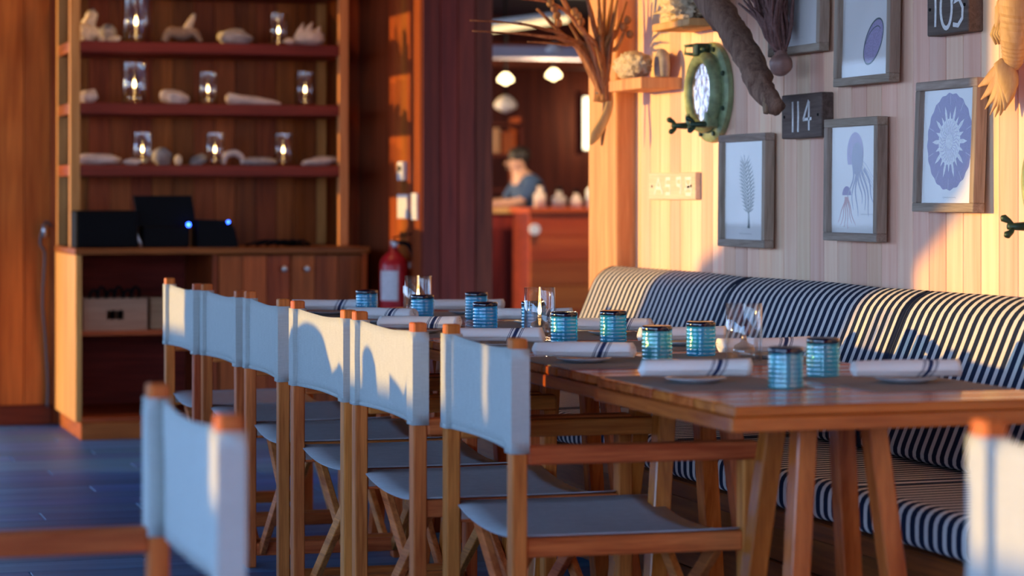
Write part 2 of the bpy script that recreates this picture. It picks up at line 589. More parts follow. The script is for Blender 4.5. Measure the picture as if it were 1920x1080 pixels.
# timber post at the end of the panelled wall
struct('trim_1', MB().span((3.044, 8.508, 0), (3.40, 8.815, 2.95), .006).build('trim_1', M['post']))

# back wall: vertical boards left of the shelves, dark boards behind, pier of dark boards on the right
wb = struct('wall_back', MB().span((1.235, YB + .02, 0), (3.42, YB + .15, 2.95)).build('wall_back', M['redwood']))
bw = .132
me = MB().span((0, -.022, 0), (bw - .003, 0, 2.95), .002).mesh('wall_board', M['redwood'])
x = 1.235
while x < 3.30:
    inst('wall_board', me, wb, (x, YB + .02, 0))
    x += bw
struct('baseboard_back', MB().span((1.235, YB - .03, 0), (1.50, YB - .003, .10), .004).build('baseboard_back', M['darkX']))
pr = struct('wall_pier', MB().span((3.067, 11.222, 0), (3.39, 12.5, 2.95)).build('wall_pier', M['darkZ']))
me = MB().span((0, 0, 0), (.083, .022, 2.95), .003).mesh('pier_board', M['darkZ'])
for k in range(4):
    inst('pier_board', me, pr, (3.054 + k * .0855, 11.20, 0))
me = MB().span((0, 0, 0), (.02, .118, 2.95), .002).mesh('pier_side_board', M['shelfZ'])
for k in range(5):
    inst('pier_side_board', me, pr, (3.047, 11.222 + k * .12, 0))

# open veranda side on the left: low parapet, plus unseen posts and a panel added to block sun
wl = struct('wall_left', MB().span((-4.15, -3, 0), (-4.0, 12.2, 1.04)).build('wall_left', M['redwood']))
MB().span((-4.15, -3, 2.72), (-4.0, 24, 2.95)).build('header_beam', M['darkY'], wl)
MB().prism([(8.80, .9), (10.42, .9), (10.42, 1.38), (10.18, 1.46), (10.18, 2.75), (8.33, 2.75), (8.36, 1.76), (8.45, 1.62), (8.80, 1.42)], -4.12, -4.04).build('sun_blocker_panel', M['canvas'], wl)  # added unseen panel, outline shaped to place the edges of the sunlight
MB().span((-4.13, 6.12, 1.0), (-4.03, 7.06, 2.75)).build('post', M['darkZ'], wl)  # added blocker, shades the nearest row chair and front table edge
MB().span((-4.13, 7.13, 1.0), (-4.03, 7.36, 2.75)).build('post', M['darkZ'], wl)  # added blocker, the gap beside it lets a light streak through
MB().span((-4.13, 5.05, 1.0), (-4.03, 5.75, 2.75)).build('post', M['darkZ'], wl)  # added blocker, shades the left foreground chair
MB().span((-4.13, 1.2, 1.0), (-4.03, 1.45, 2.75)).build('post', M['darkZ'], wl)
# unseen divider added on the left, its top cut to cast the chair-back shadows
shadow_top = [(6.86, .66), (6.82, .71), (6.76, .765), (6.70, .782), (6.65, .788), (6.58, .783), (6.52, .768), (6.47, .745), (6.42, .705), (6.38, .668), (6.34, .680), (6.27, .700), (6.20, .703), (6.14, .66),
          (6.065, .655), (6.060, .735), (6.04, .755), (6.015, .760), (5.99, .750), (5.965, .720), (5.95, .685), (5.935, .648), (5.82, .640), (5.812, .705), (5.74, .690), (5.66, .665), (5.62, .715), (5.59, .66), (5.47, .62)]
dv = [(y + .62, z + .121) for y, z in shadow_top]
struct('shadow_divider', MB().prism([(dv[0][0], 0)] + dv + [(dv[-1][0], 0)], -.32, -.28).build('shadow_divider', M['darkZ']))
MB().span((-4.13, 17.0, 0), (-4.03, 17.25, 2.75)).build('post', M['darkZ'], wl)
struct('sky_blocker_wall', MB().span((-.6, -2.6, 0), (XW, -2.45, 2.95)).build('sky_blocker_wall', M['redwood']))  # unseen wall added behind the camera to hold back sky light
struct('wall_terrace', MB().span((-9, 18.0, 0), (2.8, 18.15, 1.0)).build('wall_terrace', M['redwood']))
# far room shell
struct('wall_bar', MB().span((2.9, 24, 0), (11, 24.15, 2.95)).build('wall_bar', M['darkZ']))
struct('wall_bar_right', MB().span((10.8, 8.5, 0), (10.95, 24, 2.95)).build('wall_bar_right', M['darkZ']))

# ================================================================== DIRECTOR'S CHAIRS
CW, CD, PA, PB = .623, .53, .044, .032      # width, depth, post along the row, post across
ZT, ZARM, ZC0, ZC1 = .841, .621, .607, .820

def make_chair():
    t = thing('director_chair', 'chair', 'chair')
    x0, x1 = -CD / 2, CD / 2
    y0, y1 = -CW / 2, CW / 2
    post_r = MB().span((0, 0, 0), (PB, PA, ZT), .003).mesh('post', M['chairZ'])
    post_f = MB().span((0, 0, 0), (PB + .002, PA, ZARM - .038), .003).mesh('post', M['chairZ'])
    for yy in (y0, y1 - PA):
        inst('rear_post', post_r, t, (x0, yy, 0))
        inst('front_post', post_f, t, (x1 - PB - .002, yy, 0))
    arm = MB().span((x0 + PB, 0, ZARM - .038), (x1, PA, ZARM), .006, 2).mesh('arm', M['chairX'])
    rail = MB().span((x0 + PB, .006, .394), (x1 - PB - .002, PA - .006, .434), .003).mesh('rail', M['chairX'])
    runner = MB().span((x0 + PB, .006, .035), (x1 - PB - .002, PA - .006, .075), .003).mesh('runner', M['chairX'])
    for yy in (y0, y1 - PA):
        inst('arm', arm, t, (0, yy, 0))
        inst('seat_rail', rail, t, (0, yy, 0))
        inst('runner', runner, t, (0, yy, 0))
    for xx in (x0 + .060, x1 - .060):
        for s, dx in ((1, -.011), (-1, .011)):
            MB().beam((xx + dx, s * (y0 + .050), .408), (xx + dx, s * (y1 - .050), .055), .018, .036, (1, 0, 0) if False else (0, 0, 1), .002).build('cross_brace', M['chairY'], t)
    for yy in (y0 + PA - .004, y1 - PA + .001):
        MB().span((x0 + PB + .002, yy, .402), (x0 + PB + .020, yy + .004, .428)).build('hinge', M['metal'], t)
    # back canvas: one strip round both posts and across
    g = .0025
    yN, yF = y0 + PA, y1 - PA
    xm = x0 + PB * .34
    path = [(xm, yN + g), (x0 + PB + g, yN + g), (x0 + PB + g, y0 - g), (x0 - g, y0 - g), (x0 - g, yN + g)]
    nseg = 18
    for k in range(nseg + 1):
        u = k / nseg
        bow = math.sin(PI * u) ** .7
        path.append((xm - .001 + .010 * bow, yN + g + .0008 + (yF - yN - 2 * g - .0016) * u))
    path += [(x0 - g, yF - g), (x0 - g, y1 + g), (x0 + PB + g, y1 + g), (x0 + PB + g, yF - g), (xm, yF - g)]
    rows = []
    nz = 8
    for j in range(nz + 1):
        v = j / nz
        r = []
        for (x, y) in path:
            u = min(1, max(0, (y - yN) / (yF - yN)))
            sag = math.sin(PI * u) ** 1.2
            zt = ZC1 - .009 * sag
            zb = ZC0 + .003 * sag
            xx = x + (.0035 * noise.noise(Vector((y * 9, v * 2.1, 3.1))) if 0 < u < 1 else 0)
            r.append((xx, y, zb + (zt - zb) * v))
        rows.append(r)
    b = MB(); b.grid(rows)
    bc = b.build('back_canvas', M['canvas'], t, True, sharp=40)
    sm = bc.modifiers.new('thick', 'SOLIDIFY'); sm.thickness = .0022; sm.offset = 0
    # hem bands of the back canvas
    b = MB()
    hem = []
    for zz in (0, .010):
        hem.append([(x - .0024, y, ZC0 + .003 * math.sin(PI * min(1, max(0, (y - yN) / (yF - yN)))) ** 1.2 + zz) for (x, y) in path[3:-3]])
    b.grid(hem)
    h = b.build('hem', M['canvas'], bc, True)
    sm = h.modifiers.new('thick', 'SOLIDIFY'); sm.thickness = .0012
    # seat canvas slung between the rails
    rows = []
    n = 14
    for i in range(9):
        xx = x0 + .026 + (CD - .052 - .012) * i / 8
        r = []
        for k in range(n + 1):
            u = k / n
            yv = y0 + .010 + (CW - .020) * u
            r.append((xx, yv, .4375 - .026 * math.sin(PI * u) ** .8 + .003 * noise.noise(Vector((xx * 6, yv * 6, 1)))))
        rows.append(r)
    b = MB(); b.grid(rows)
    sc_ = b.build('seat_canvas', M['seatcanvas'], t, True, sharp=40)
    sm = sc_.modifiers.new('thick', 'SOLIDIFY'); sm.thickness = .003; sm.offset = 1
    return t

def put_chair(o, X, Y, a, flip=False):
    """(X, Y): rear face of the near post, far edge; a: turn"""
    rz = -a + (PI if flip else 0)
    R = Matrix.Rotation(-a, 3, 'Z')
    if flip:
        off = R @ Vector((CD / 2, -CW / 2 + PA, 0))
    else:
        off = R @ Vector((-CD / 2, -CW / 2 + PA, 0))
    o.location = (X - off.x, Y - off.y, 0)
    o.rotation_euler = (0, 0, rz)

chair0 = make_chair()
ROW = [
    (1.450, 8.232, .005, 'farthest canvas chair of the long row, half lit, nearest the wooden shelves'),
    (1.469, 7.600, .002, 'second canvas chair from the far end of the row, its back all in blue shade'),
    (1.464, 6.946, .037, 'third canvas chair from the far end of the row, back in shade'),
    (1.476, 6.216, -.007, 'fourth canvas chair from the far end, sunlit along the top of its back'),
    (1.480, 5.549, .009, 'fifth canvas chair from the far end, broad sunlight on its back'),
    (1.507, 4.873, .044, 'nearest canvas chair of the long row, arms tucked under the front table'),
]
for i, (X, Y, a, lab) in enumerate(ROW):
    o = chair0 if i == 0 else copy_tree(chair0)
    put_chair(o, X, Y, a)
    tag(o, lab, 'chair', 'canvas chairs along the table row')
o = copy_tree(chair0)
put_chair(o, .640, 3.29, 0.0, True)
tag(o, 'blurred canvas chair in the left foreground, turned away from the long table', 'chair', 'foreground chairs')
o = copy_tree(chair0)
put_chair(o, 1.535, 2.345, 0.0)
tag(o, 'blurred canvas chair cut by the right edge of the picture, in front of the table', 'chair', 'foreground chairs')

# ================================================================== TABLES
TX0, TX1, TZ = 1.747, 2.445, .745

def make_table(L, nplank, x0, name='dining_table'):
    t = thing(name, 'table', 'table')
    w = TX1 - TX0
    pw = L / nplank
    pm = MB().span((-w / 2, 0, TZ - .020), (w / 2, pw - .0095, TZ), .0030).mesh('plank', M['tableX'])
    for k in range(nplank):
        inst('plank', pm, t, (0, -L / 2 + k * pw + .0047, 0))
    a = MB().span((-w / 2 - .006, 0, TZ - .048), (w / 2 + .006, .024, TZ - .0205), .002).mesh('apron', M['tableX'])
    inst('apron', a, t, (0, -L / 2 + .001, 0)); inst('apron', a, t, (0, L / 2 - .025, 0))
    a = MB().span((0, -L / 2 + .026, TZ - .048), (.024, L / 2 - .026, TZ - .0205), .002).mesh('apron', M['tableY'])
    inst('apron', a, t, (-w / 2 - .006, 0, 0)); inst('apron', a, t, (w / 2 - .018, 0, 0))
    MB().span((-.16, -.16, TZ - .06), (.16, .16, TZ - .0205), .003).build('leg_block', M['tableX'], t)
    for sx in (-1, 1):
        for sy in (-1, 1):
            MB().beam((sx * .073, sy * .073, TZ - .05), (sx * .142, sy * .142, 0.0), .042, .046, (0, 1, 0), .003).build('leg', M['tableZ'], t)
    return t

near = make_table(.774, 7, TX0)
near.location = ((TX0 + TX1) / 2, 4.62, 0)
tag(near, 'nearest teak table of the row, its plank end facing the camera', 'table', 'tables pushed together in a row')
L2 = .84
t2 = make_table(L2, 8, TX0)
labs = ['second teak table of the row, beside the nearest table', 'third teak table of the row, between the second and fourth',
        'fourth teak table of the row, two from its far end', 'farthest teak table of the row, at the shelf end']
for k in range(4):
    o = t2 if k == 0 else copy_tree(t2)
    o.location = ((TX0 + TX1) / 2 + .016 + .002 * (k % 2), 5.012 + L2 / 2 + k * (L2 + .004), 0)
    tag(o, labs[k], 'table', 'tables pushed together in a row')

# ================================================================== BENCH
BY0, BY1 = 3.6, 8.56
bn = thing('banquette_bench', 'long wooden banquette base against the panelled wall', 'bench', (2.8, 6.1, 0))
def bl(lo, hi): return [(l - o) for l, o in zip(lo, (2.8, 6.1, 0))], [(l - o) for l, o in zip(hi, (2.8, 6.1, 0))]
MB().span(*bl((2.44, BY0, .315), (XW - .022, BY1, .36)), .004).build('seat_board', M['shelfY'], bn)
me = MB().span((0, 0, 0), (.02, BY1 - BY0, .098), .003).mesh('front_board', M['shelfY'])
for k in range(3):
    inst('front_board', me, bn, (2.50 - 2.8, BY0 - 6.1, .012 + k * .101))
MB().span(*bl((2.53, BY0, 0), (XW - .022, BY1, .31))).build('base', M['darkY'], bn)
MB().span(*bl((3.065, BY0, .36), (XW - .022, BY1, .84)), .004).build('back_board', M['shelfY'], bn)

def round_profile(pts, rads, n=5):
    """polygon with rounded corners"""
    out = []
    m = len(pts)
    for i in range(m):
        p = Vector(pts[i]); a = Vector(pts[i - 1]); b = Vector(pts[(i + 1) % m])
        r = rads[i]
        da = (a - p).normalized(); db = (b - p).normalized()
        p0 = p + da * r; p1 = p + db * r
        for k in range(n + 1):
            t = k / n
            q = p0 * (1 - t) ** 2 + p * 2 * t * (1 - t) + p1 * t * t
            out.append((q.x, q.y))
    return out

def cushion(name, prof, y0, y1, loc, label, group, puff=.008):
    cx = sum(p[0] for p in prof) / len(prof); cz = sum(p[1] for p in prof) / len(prof)
    L = y1 - y0
    rows = []
    st = [(0, .0), (0, .90), (.004, .955), (.014, .99), (.035, 1.0)]
    ys = st + [(.1 + (L - .2) * k / 10, 1.0) for k in range(11)] + [(L - a, b) for a, b in reversed(st)]
    for yv, s in ys:
        if s == 0: continue
        k = 1 + puff * math.sin(PI * yv / L)
        s2 = s * k
        rows.append([(cx + (px - cx) * s2, y0 + yv, cz + (pz - cz) * s2 + .003 * noise.noise(Vector((yv * 5 + y0, px * 3, pz * 3)))) for px, pz in prof])
    b = MB()
    rows = [[(p[0] - loc[0], p[1] - loc[1], p[2] - loc[2]) for p in r] for r in rows]
    vs = b.grid(rows, True)
    b.bm.faces.new(list(reversed(vs[0]))); b.bm.faces.new(vs[-1])
    t = thing(name, label, 'cushion', loc, 0, group)
    b.build('cover', M['stripe'], t, True, sharp=50)
    # piping round both ends
    for r in (rows[2], rows[-3]):
        MB().tube([r[i] for i in range(0, len(r))] + [r[0]], .003, 6).build('piping', M['piping'], t, True)
    return t

back_prof = round_profile([(2.815, .463), (2.985, .862), (3.058, .880), (3.058, .463)], [.045, .060, .018, .01])
for k, (a, b_, lab) in enumerate([(7.275, 8.55, 'striped back cushion at the far end of the bench, sunlit end by the post'),
                                  (6.030, 7.271, 'striped back cushion in the middle of the bench, below the jellyfish print'),
                                  (4.80, 6.027, 'striped back cushion right of the middle one, sunlight along its top')]):
    cushion('back_cushion', back_prof, a, b_, (2.95, (a + b_) / 2, .455), lab, 'striped back cushions')
cushion('back_cushion', back_prof, 3.62, 4.792, (2.95, 4.2, .455), 'striped back cushion nearest the camera, behind the foreground chair', 'striped back cushions')
seat_prof = round_profile([(2.445, .362), (2.445, .458), (3.02, .462), (3.02, .362)], [.03, .042, .02, .02])
seats = [(3.62, 5.296, 'striped seat cushion nearest the camera, beside the foreground chair'),
         (5.304, 6.42, 'striped seat cushion second from the camera, under the front table'),
         (6.428, 7.5, 'striped seat cushion second from the far end, behind table legs'),
         (7.508, 8.54, 'striped seat cushion at the far end of the bench')]
for a, b_, lab in seats:
    o = cushion('seat_cushion', seat_prof, a, b_, (2.73, (a + b_) / 2, .362), lab, 'striped seat cushions', .004)

# ================================================================== TABLEWARE
NL = [(1.888, 4.789, -.20), (1.872, 5.451, -.44), (1.855, 6.071, -.40), (1.830, 6.747, -.50), (1.861, 7.301, -.75), (1.835, 7.897, -.40)]
NR = [(2.300, 4.659, -.16), (2.330, 5.465, -.10), (2.325, 5.995, -.12), (2.310, 6.504, -.42), (2.285, 7.106, -.45), (2.280, 7.800, -.30)]
ordn = ['nearest', 'second', 'third', 'fourth', 'fifth', 'farthest']
matm = MB().box((0, 0, .001), (.30, .42, .002), .0006).mesh('placemat', M['mat'])
plm = MB().lathe([(0, .002), (.034, .002), (.036, 0), (.040, .0005), (.0625, .0085), (.064, .0105), (.0615, .0112), (.040, .0045), (0, .004)], 32).mesh('plate', M['plate'], True)

def roll_mesh(seed, turns=3.2):
    rng = random.Random(seed)
    ln = .225
    rows = []
    nu = 64
    ph = rng.uniform(0, 6)
    for i in range(23):
        u = i / 22
        x = -ln / 2 + ln * u
        s = 1 + .09 * math.sin(u * 5 + ph) + (.16 * (u - .5))
        r = []
        for k in range(nu + 1):
            t = k / nu
            an = t * turns * 2 * PI + 2.2
            rad = (.0055 + .0170 * t ** .75) * s * (1 + .05 * math.sin(an * 2 + u * 4 + ph))
            xs = x + .006 * (1 - t) * (u - .5) * 2 + .003 * math.sin(an + seed)
            r.append((xs, rad * math.cos(an), .0215 + rad * .82 * math.sin(an)))
        rows.append(r)
    b = MB(); b.grid(rows)
    # resting: lowest point on zero
    zmin = min(v.co.z for v in b.bm.verts)
    for v in b.bm.verts: v.co.z -= zmin - .001
    return b.mesh('roll', M['napkin'], True)
rolls = [roll_mesh(s) for s in (1, 2, 3)]

def setting(i, x, y, rz, side):
    nm = ordn[i]
    by = 'on the chair side' if side < 0 else 'on the bench side'
    mat = inst('placemat', matm, None, (1.915 + .003 * (i % 2) if side < 0 else 2.285, y + .01, TZ), (0, 0, 0))
    tag(mat, 'taupe woven placemat %s, %s from the camera' % (by, nm), 'placemat', 'taupe placemats')
    p = inst('plate', plm, None, (x, y, TZ + .0021))
    tag(p, 'small grey plate %s, %s from the camera' % (by, nm), 'plate', 'small plates under napkins')
    n = thing('napkin', 'rolled white napkin with navy stripes %s, %s from the camera' % (by, nm), 'napkin', (x, y, TZ + .0132), rz, 'rolled striped napkins')
    o = inst('roll', rolls[(i + (side > 0)) % 3], n)
    sm = o.modifiers.new('thick', 'SOLIDIFY'); sm.thickness = .0016; sm.offset = 0
for i, (x, y, rz) in enumerate(NL):
    setting(i, x, y, rz, -1)
for i, (x, y, rz) in enumerate(NR):
    setting(i, x, y, rz, 1)

# tumblers standing upside down, rows of beads round the wall, thick dark base on top
def bead(r, h, a):
    z = (h - .004) / .0047
    zz = max(0, math.sin(PI * z)) ** 2
    k = .5 + .5 * math.cos(36 * a + (PI if int(z) % 2 else 0))
    on = 1 if .004 < h < .069 else 0
    return r + on * zz * (.0006 + .0013 * k)
prof = [(.0325, 0), (.0345, .001), (.0350, .003)] + [(.0350 - .0003 * (k / 28), .004 + .065 * k / 28) for k in range(29)] + [(.0350, .071), (.0352, .074)]
wallm = {}
for c in ('blue', 'teal'):
    wallm[c] = MB().lathe(prof, 72, fn=bead).mesh('glass_wall', M[c], True)
inner = MB().lathe([(.0318, .001), (.0315, .030), (.0308, .068), (.0290, .072), (0, .073)], 40).mesh('inner_wall', M['blue'], True)
basem = MB().lathe([(.0352, .0725), (.0356, .076), (.0355, .0815), (.0335, .0838), (.029, .0845), (.026, .0835), (0, .083)], 40).mesh('glass_base', M['bluebase'], True)
GL = [(1.874 + .067, 7.80, 'blue', 'beaded blue tumbler farthest along the chair side, by the extinguisher'),
      (2.009, 7.371, 'blue', 'beaded blue tumbler just in front of the farthest candle glass'),
      (2.223, 7.513, 'blue', 'beaded blue tumbler farthest along the bench side'),
      (2.037, 6.795, 'blue', 'beaded blue tumbler left of the middle candle glass, chair side'),
      (2.185, 6.808, 'blue', 'beaded blue tumbler partly hidden behind the middle candle glass'),
      (2.064, 6.170, 'blue', 'beaded blue tumbler right of the middle candle glass, dark base up'),
      (2.210, 6.199, 'blue', 'beaded blue tumbler in front of the sunlit cushion end'),
      (2.051, 5.449, 'teal', 'teal beaded tumbler behind the nearest chair-side napkin'),
      (2.220, 5.599, 'blue', 'beaded blue tumbler left of the nearest candle glass'),
      (2.007, 4.603, 'teal', 'beaded tumbler nearest the camera on the front table edge'),
      (2.213, 4.878, 'teal', 'glinting pale teal tumbler behind the nearest one')]
for x, y, c, lab in GL:
    t = thing('tumbler', lab, 'tumbler', (x, y, TZ + (.0021 if False else 0)), random.uniform(0, 6), 'upturned beaded tumblers')
    inst('glass_wall', wallm[c], t)
    inst('inner_wall', inner, t)
    inst('glass_base', basem, t)

# candle glasses: clear cylinder with an oil lamp inside
def make_candle(R, H, lit=True):
    t = thing('candle_glass', 'candle', 'candle glass')
    MB().lathe([(0, .0), (R - .002, .0), (R, .002), (R, H - .001), (R - .0012, H), (R - .003, H - .001), (R - .003, .007), (R - .006, .005), (0, .005)], 40).build('cylinder', M['clear'], t, True, sharp=60)
    k = R / .042
    MB().lathe([(0, .0055), (.020 * k, .0055), (.025 * k, .012), (.026 * k, .030), (.022 * k, .042), (.010 * k, .048), (.007 * k, .052), (.007 * k, .056), (0, .056)], 24).build('oil_lamp', M['oil'], t, True)
    MB().lathe([(0, .054), (.0055 * k, .054), (.006 * k, .062), (.003 * k, .065), (0, .065)], 12).build('burner', M['brass'], t, True)
    f = .062
    if lit: MB().lathe([(0, f), (.0035 * k, f + .005), (.0052 * k, f + .012), (.0046 * k, f + .019), (.0026 * k, f + .027), (.0008, f + .034), (0, f + .036)], 12).build('flame', M['flame'], t, True)
    return t
cu = make_candle(.042, .138, False)
c0 = make_candle(.042, .138)
CT = [(2.222, 5.335, 'unlit clear candle glass nearest the camera on the table row'),
      (2.086, 6.445, 'clear candle glass in the middle of the table row, flame lit'),
      (2.030, 7.500, 'clear candle glass at the far end of the table row, flame lit')]
for k, (x, y, lab) in enumerate(CT):
    o = cu if k == 0 else c0 if k == 1 else copy_tree(c0)
    o.location = (x, y, TZ)
    tag(o, lab, 'candle glass', 'table candle glasses')
vz = thing('glass_bottle', 'narrow clear glass beside the farthest table candle', 'glass', (2.045, 7.66, TZ))
MB().lathe([(0, 0), (.018, 0), (.020, .003), (.020, .100), (.019, .102), (.0175, .100), (.0175, .006), (0, .005)], 24).build('cylinder', M['clear'], vz, True, sharp=60)
MB().lathe([(.012, .102), (.0135, .102), (.0135, .108), (.012, .108), (.012, .102)], 20).build('rim', M['clear'], vz, True)

# ================================================================== WALL ART
def wp(y, z, n=0):     # a thing's base point on the panelled wall
    return (XW - n, y, z)

def ribbon(mb, pts, w, n):
    """flat stroke in the picture plane (u to the right, v up), lifted n off it"""
    pts = [Vector((p[0], p[1], 0)) for p in pts]
    L, R = [], []
    for i, p in enumerate(pts):
        a = pts[max(0, i - 1)]; b = pts[min(len(pts) - 1, i + 1)]
        t = (b - a).normalized(); q = Vector((-t.y, t.x, 0))
        ww = w[i] if isinstance(w, (list, tuple)) else w
        L.append(p + q * ww / 2); R.append(p - q * ww / 2)
    f = lambda q: (-n, -q.x, q.y)
    mb.grid([[f(q) for q in L], [f(q) for q in R]])

def poly(mb, pts, n):
    vs = [mb.bm.verts.new((-n, -u, v)) for u, v in pts]
    mb.bm.faces.new(vs)

def ell(cx, cy, rx, ry, n=32, a0=0, a1=2 * PI):
    return [(cx + rx * math.cos(a0 + (a1 - a0) * k / n), cy + ry * math.sin(a0 + (a1 - a0) * k / n)) for k in range(n + (a1 - a0 < 6.2))]

def frame(name, label, yc, zc, w, h, tilt=0.0, roll=0.0, depth=.034, fw=.024, gap=.012):
    t = thing(name, label, 'picture', (XW - gap, yc, zc), 0, 'framed sea-life prints')
    t.rotation_euler = (roll, tilt, 0)
    def bar(a, b, m):
        MB().span(a, b, .002).build('frame_rail', M[m], t)
    bar((-depth, -w / 2, h / 2 - fw), (0, w / 2, h / 2), 'greyY')
    bar((-depth, -w / 2, -h / 2), (0, w / 2, -h / 2 + fw), 'greyY')
    bar((-depth, -w / 2, -h / 2 + fw), (0, -w / 2 + fw, h / 2 - fw), 'greyZ')
    bar((-depth, w / 2 - fw, -h / 2 + fw), (0, w / 2, h / 2 - fw), 'greyZ')
    pr_ = MB().span((-.016, -w / 2 + fw, -h / 2 + fw), (-.008, w / 2 - fw, h / 2 - fw)).build('print_sheet', M['print'], t)
    b_ = MB(); b_.grid([[(-.0255, -w / 2 + fw, -h / 2 + fw), (-.0255, w / 2 - fw, -h / 2 + fw)], [(-.0255, -w / 2 + fw, h / 2 - fw), (-.0255, w / 2 - fw, h / 2 - fw)]])
    b_.build('pane', M['pane'], t)
    return t, pr_

# urchin print
t, p = frame('framed_print', 'framed print of a purple urchin disc, beside the carved tail', 6.005, 1.263, .352, .352, .035)
b = MB(); poly(b, [(r * math.cos(a), .012 + r * math.sin(a)) for a, r in [(2 * PI * k / 80, .129 * (1 + .018 * math.sin(k * 2 * PI / 80 * 20))) for k in range(80)]], .0165)
b.build('printed_disc', M['ink_purple'], p)
b = MB()
for k in range(20):
    a0 = 2 * PI * k / 20
    r0, r1 = (.060, .100) if k % 2 == 0 else (.050, .082)
    poly(b, [(math.cos(a0 - .13) * .045, .012 + math.sin(a0 - .13) * .045), (math.cos(a0 - .07) * r1 * .8, .012 + math.sin(a0 - .07) * r1 * .8), (math.cos(a0) * r1, .012 + math.sin(a0) * r1),
             (math.cos(a0 + .07) * r1 * .8, .012 + math.sin(a0 + .07) * r1 * .8), (math.cos(a0 + .13) * .045, .012 + math.sin(a0 + .13) * .045)], .0168 + .00001 * k)
poly(b, ell(0, .012, .062, .062), .0172)
b.build('printed_star', M['ink_pale'], p)
b = MB()
for k in range(10):
    a0 = 2 * PI * (k + .5) / 10
    ribbon(b, [(math.cos(a0) * .098, .012 + math.sin(a0) * .098), (math.cos(a0) * .128, .012 + math.sin(a0) * .128)], .0022, .0171)
for k in range(26):
    a0 = 2 * PI * k / 26
    ribbon(b, [(math.cos(a0) * .020, .012 + math.sin(a0) * .020), (math.cos(a0 + .2) * .040, .012 + math.sin(a0 + .2) * .040), (math.cos(a0) * .056, .012 + math.sin(a0) * .056)], .0016, .0175)
b.build('printed_lines', M['ink_violet'], p)
def scribble(p, u0, u1, v, mat='ink_grey', amp=.003):
    b = MB()
    n = 30
    ribbon(b, [(u0 + (u1 - u0) * k / n, v + amp * math.sin(k * 1.9) * (.6 + .4 * math.sin(k * .7))) for k in range(n + 1)], .0011, .0165)
    b.build('printed_caption', M[mat], p)
scribble(p, -.03, .045, -.137)

# jellyfish print
t, p = frame('framed_print', 'framed print of two jellyfish, below the plaque', 6.593, 1.178, .362, .356, .01, .0)
b = MB()
bell = [(-.03 + .055 * math.sin(a) * (1.0 if a < PI / 2 else 1), .075 + .062 * math.cos(a)) for a in [(-2.1 + 4.2 * k / 30) for k in range(31)]]
poly(b, [(u + .03, v) for u, v in bell], .0165)
b.build('printed_bell', M['ink_violet'], p)
b = MB(); poly(b, ell(.015, .060, .038, .048), .0168)
b.build('printed_bell_fold', M['ink_blue'], p)
b = MB()
rng = random.Random(5)
for k in range(7):
    u = -.01 + .012 * k
    pts = []
    for j in range(12):
        s = j / 11
        pts.append((u + s * (k - 2) * .018 + .010 * math.sin(s * 6 + k), .030 - s * (.10 + .018 * (k % 3))))
    ribbon(b, pts, [.011 * (1 - .9 * (j / 11)) + .001 for j in range(12)], .0166 + .00005 * k)
for k in range(4):
    ribbon(b, [(.03 + .02 * j + .004 * math.sin(j * 2 + k), .035 + .012 * k - .014 * j) for j in range(6)], .0012, .0166)
b.build('printed_tentacles', M['ink_blue'], p)
b = MB()
poly(b, ell(-.055, -.045, .030, .026, 24, 0, PI), .0165)
b.build('printed_small_bell', M['ink_purple'], p)
b = MB()
for k in range(6):
    pts = [(-.055 + (k - 2.5) * (.004 + .020 * (j / 9) ** 1.3) + .003 * math.sin(j + k), -.05 - .095 * j / 9 * (.8 + .06 * (k % 4))) for j in range(10)]
    ribbon(b, pts, [.006 * (1 - .85 * j / 9) + .001 for j in range(10)], .0166 + .00005 * k)
b.build('printed_small_tentacles', M['ink_red'], p)
scribble(p, .04, .12, -.10)

# algae print
t, p = frame('framed_print', 'framed print of a feathery seaweed frond, left of the jellyfish print', 7.410, 1.148, .388, .362, .01, .0)
b = MB()
stem = [(-.015 + .03 * s + .02 * math.sin(s * 2.4), .115 - .235 * s) for s in [k / 20 for k in range(21)]]
ribbon(b, stem, [.004 + .016 * max(0, (k - 15) / 5) for k in range(21)], .0165)
for k in range(2, 16):
    u, v = stem[k]
    ln = .018 + .038 * math.sin(PI * (k + 1) / 19)
    for s in (-1, 1):
        ribbon(b, [(u, v - .012), (u + s * ln * .5, v + .004), (u + s * ln, v + .022)], [.005, .0045, .001], .0166 + .00004 * k)
        ribbon(b, [(u + s * ln * .4, v - .006), (u + s * ln * .8, v), (u + s * ln * 1.15, v + .004)], [.0035, .003, .001], .0168 + .00004 * k)
b.build('printed_frond', M['ink_teal'], p)
scribble(p, -.05, .05, -.138)

# upper prints
t, p = frame('framed_print', 'pale framed print at the top, right of the driftwood', 6.990, 1.752, .385, .380, .02, .0)
b = MB(); ribbon(b, [(-.05 + .1 * k / 10, .05 + .03 * math.sin(k)) for k in range(11)], .003, .0165); b.build('printed_lines', M['ink_pale'], p)
scribble(p, -.04, .04, -.14, 'ink_pale')
t, p = frame('framed_print', 'framed print of a faint oval shell, between the plaques', 6.512, 1.655, .372, .412, .02, .0)
b = MB()
e1 = [(.045 + .062 * math.cos(a) + .012 * math.sin(a), -.085 + .060 * math.sin(a) + .02 * math.cos(a)) for a in [2 * PI * k / 40 for k in range(41)]]
ribbon(b, e1, .005, .0165)
e2 = [(.040 + .050 * math.cos(a), -.080 + .030 * math.sin(a) + .022 * math.cos(a)) for a in [.2 + 2.6 * k / 30 for k in range(31)]]
ribbon(b, e2, .0028, .0166)
b.build('printed_outline', M['ink_teal'], p)
b = MB(); poly(b, e1[:-1], .0163); b.build('printed_shell', M['ink_violet'], p)

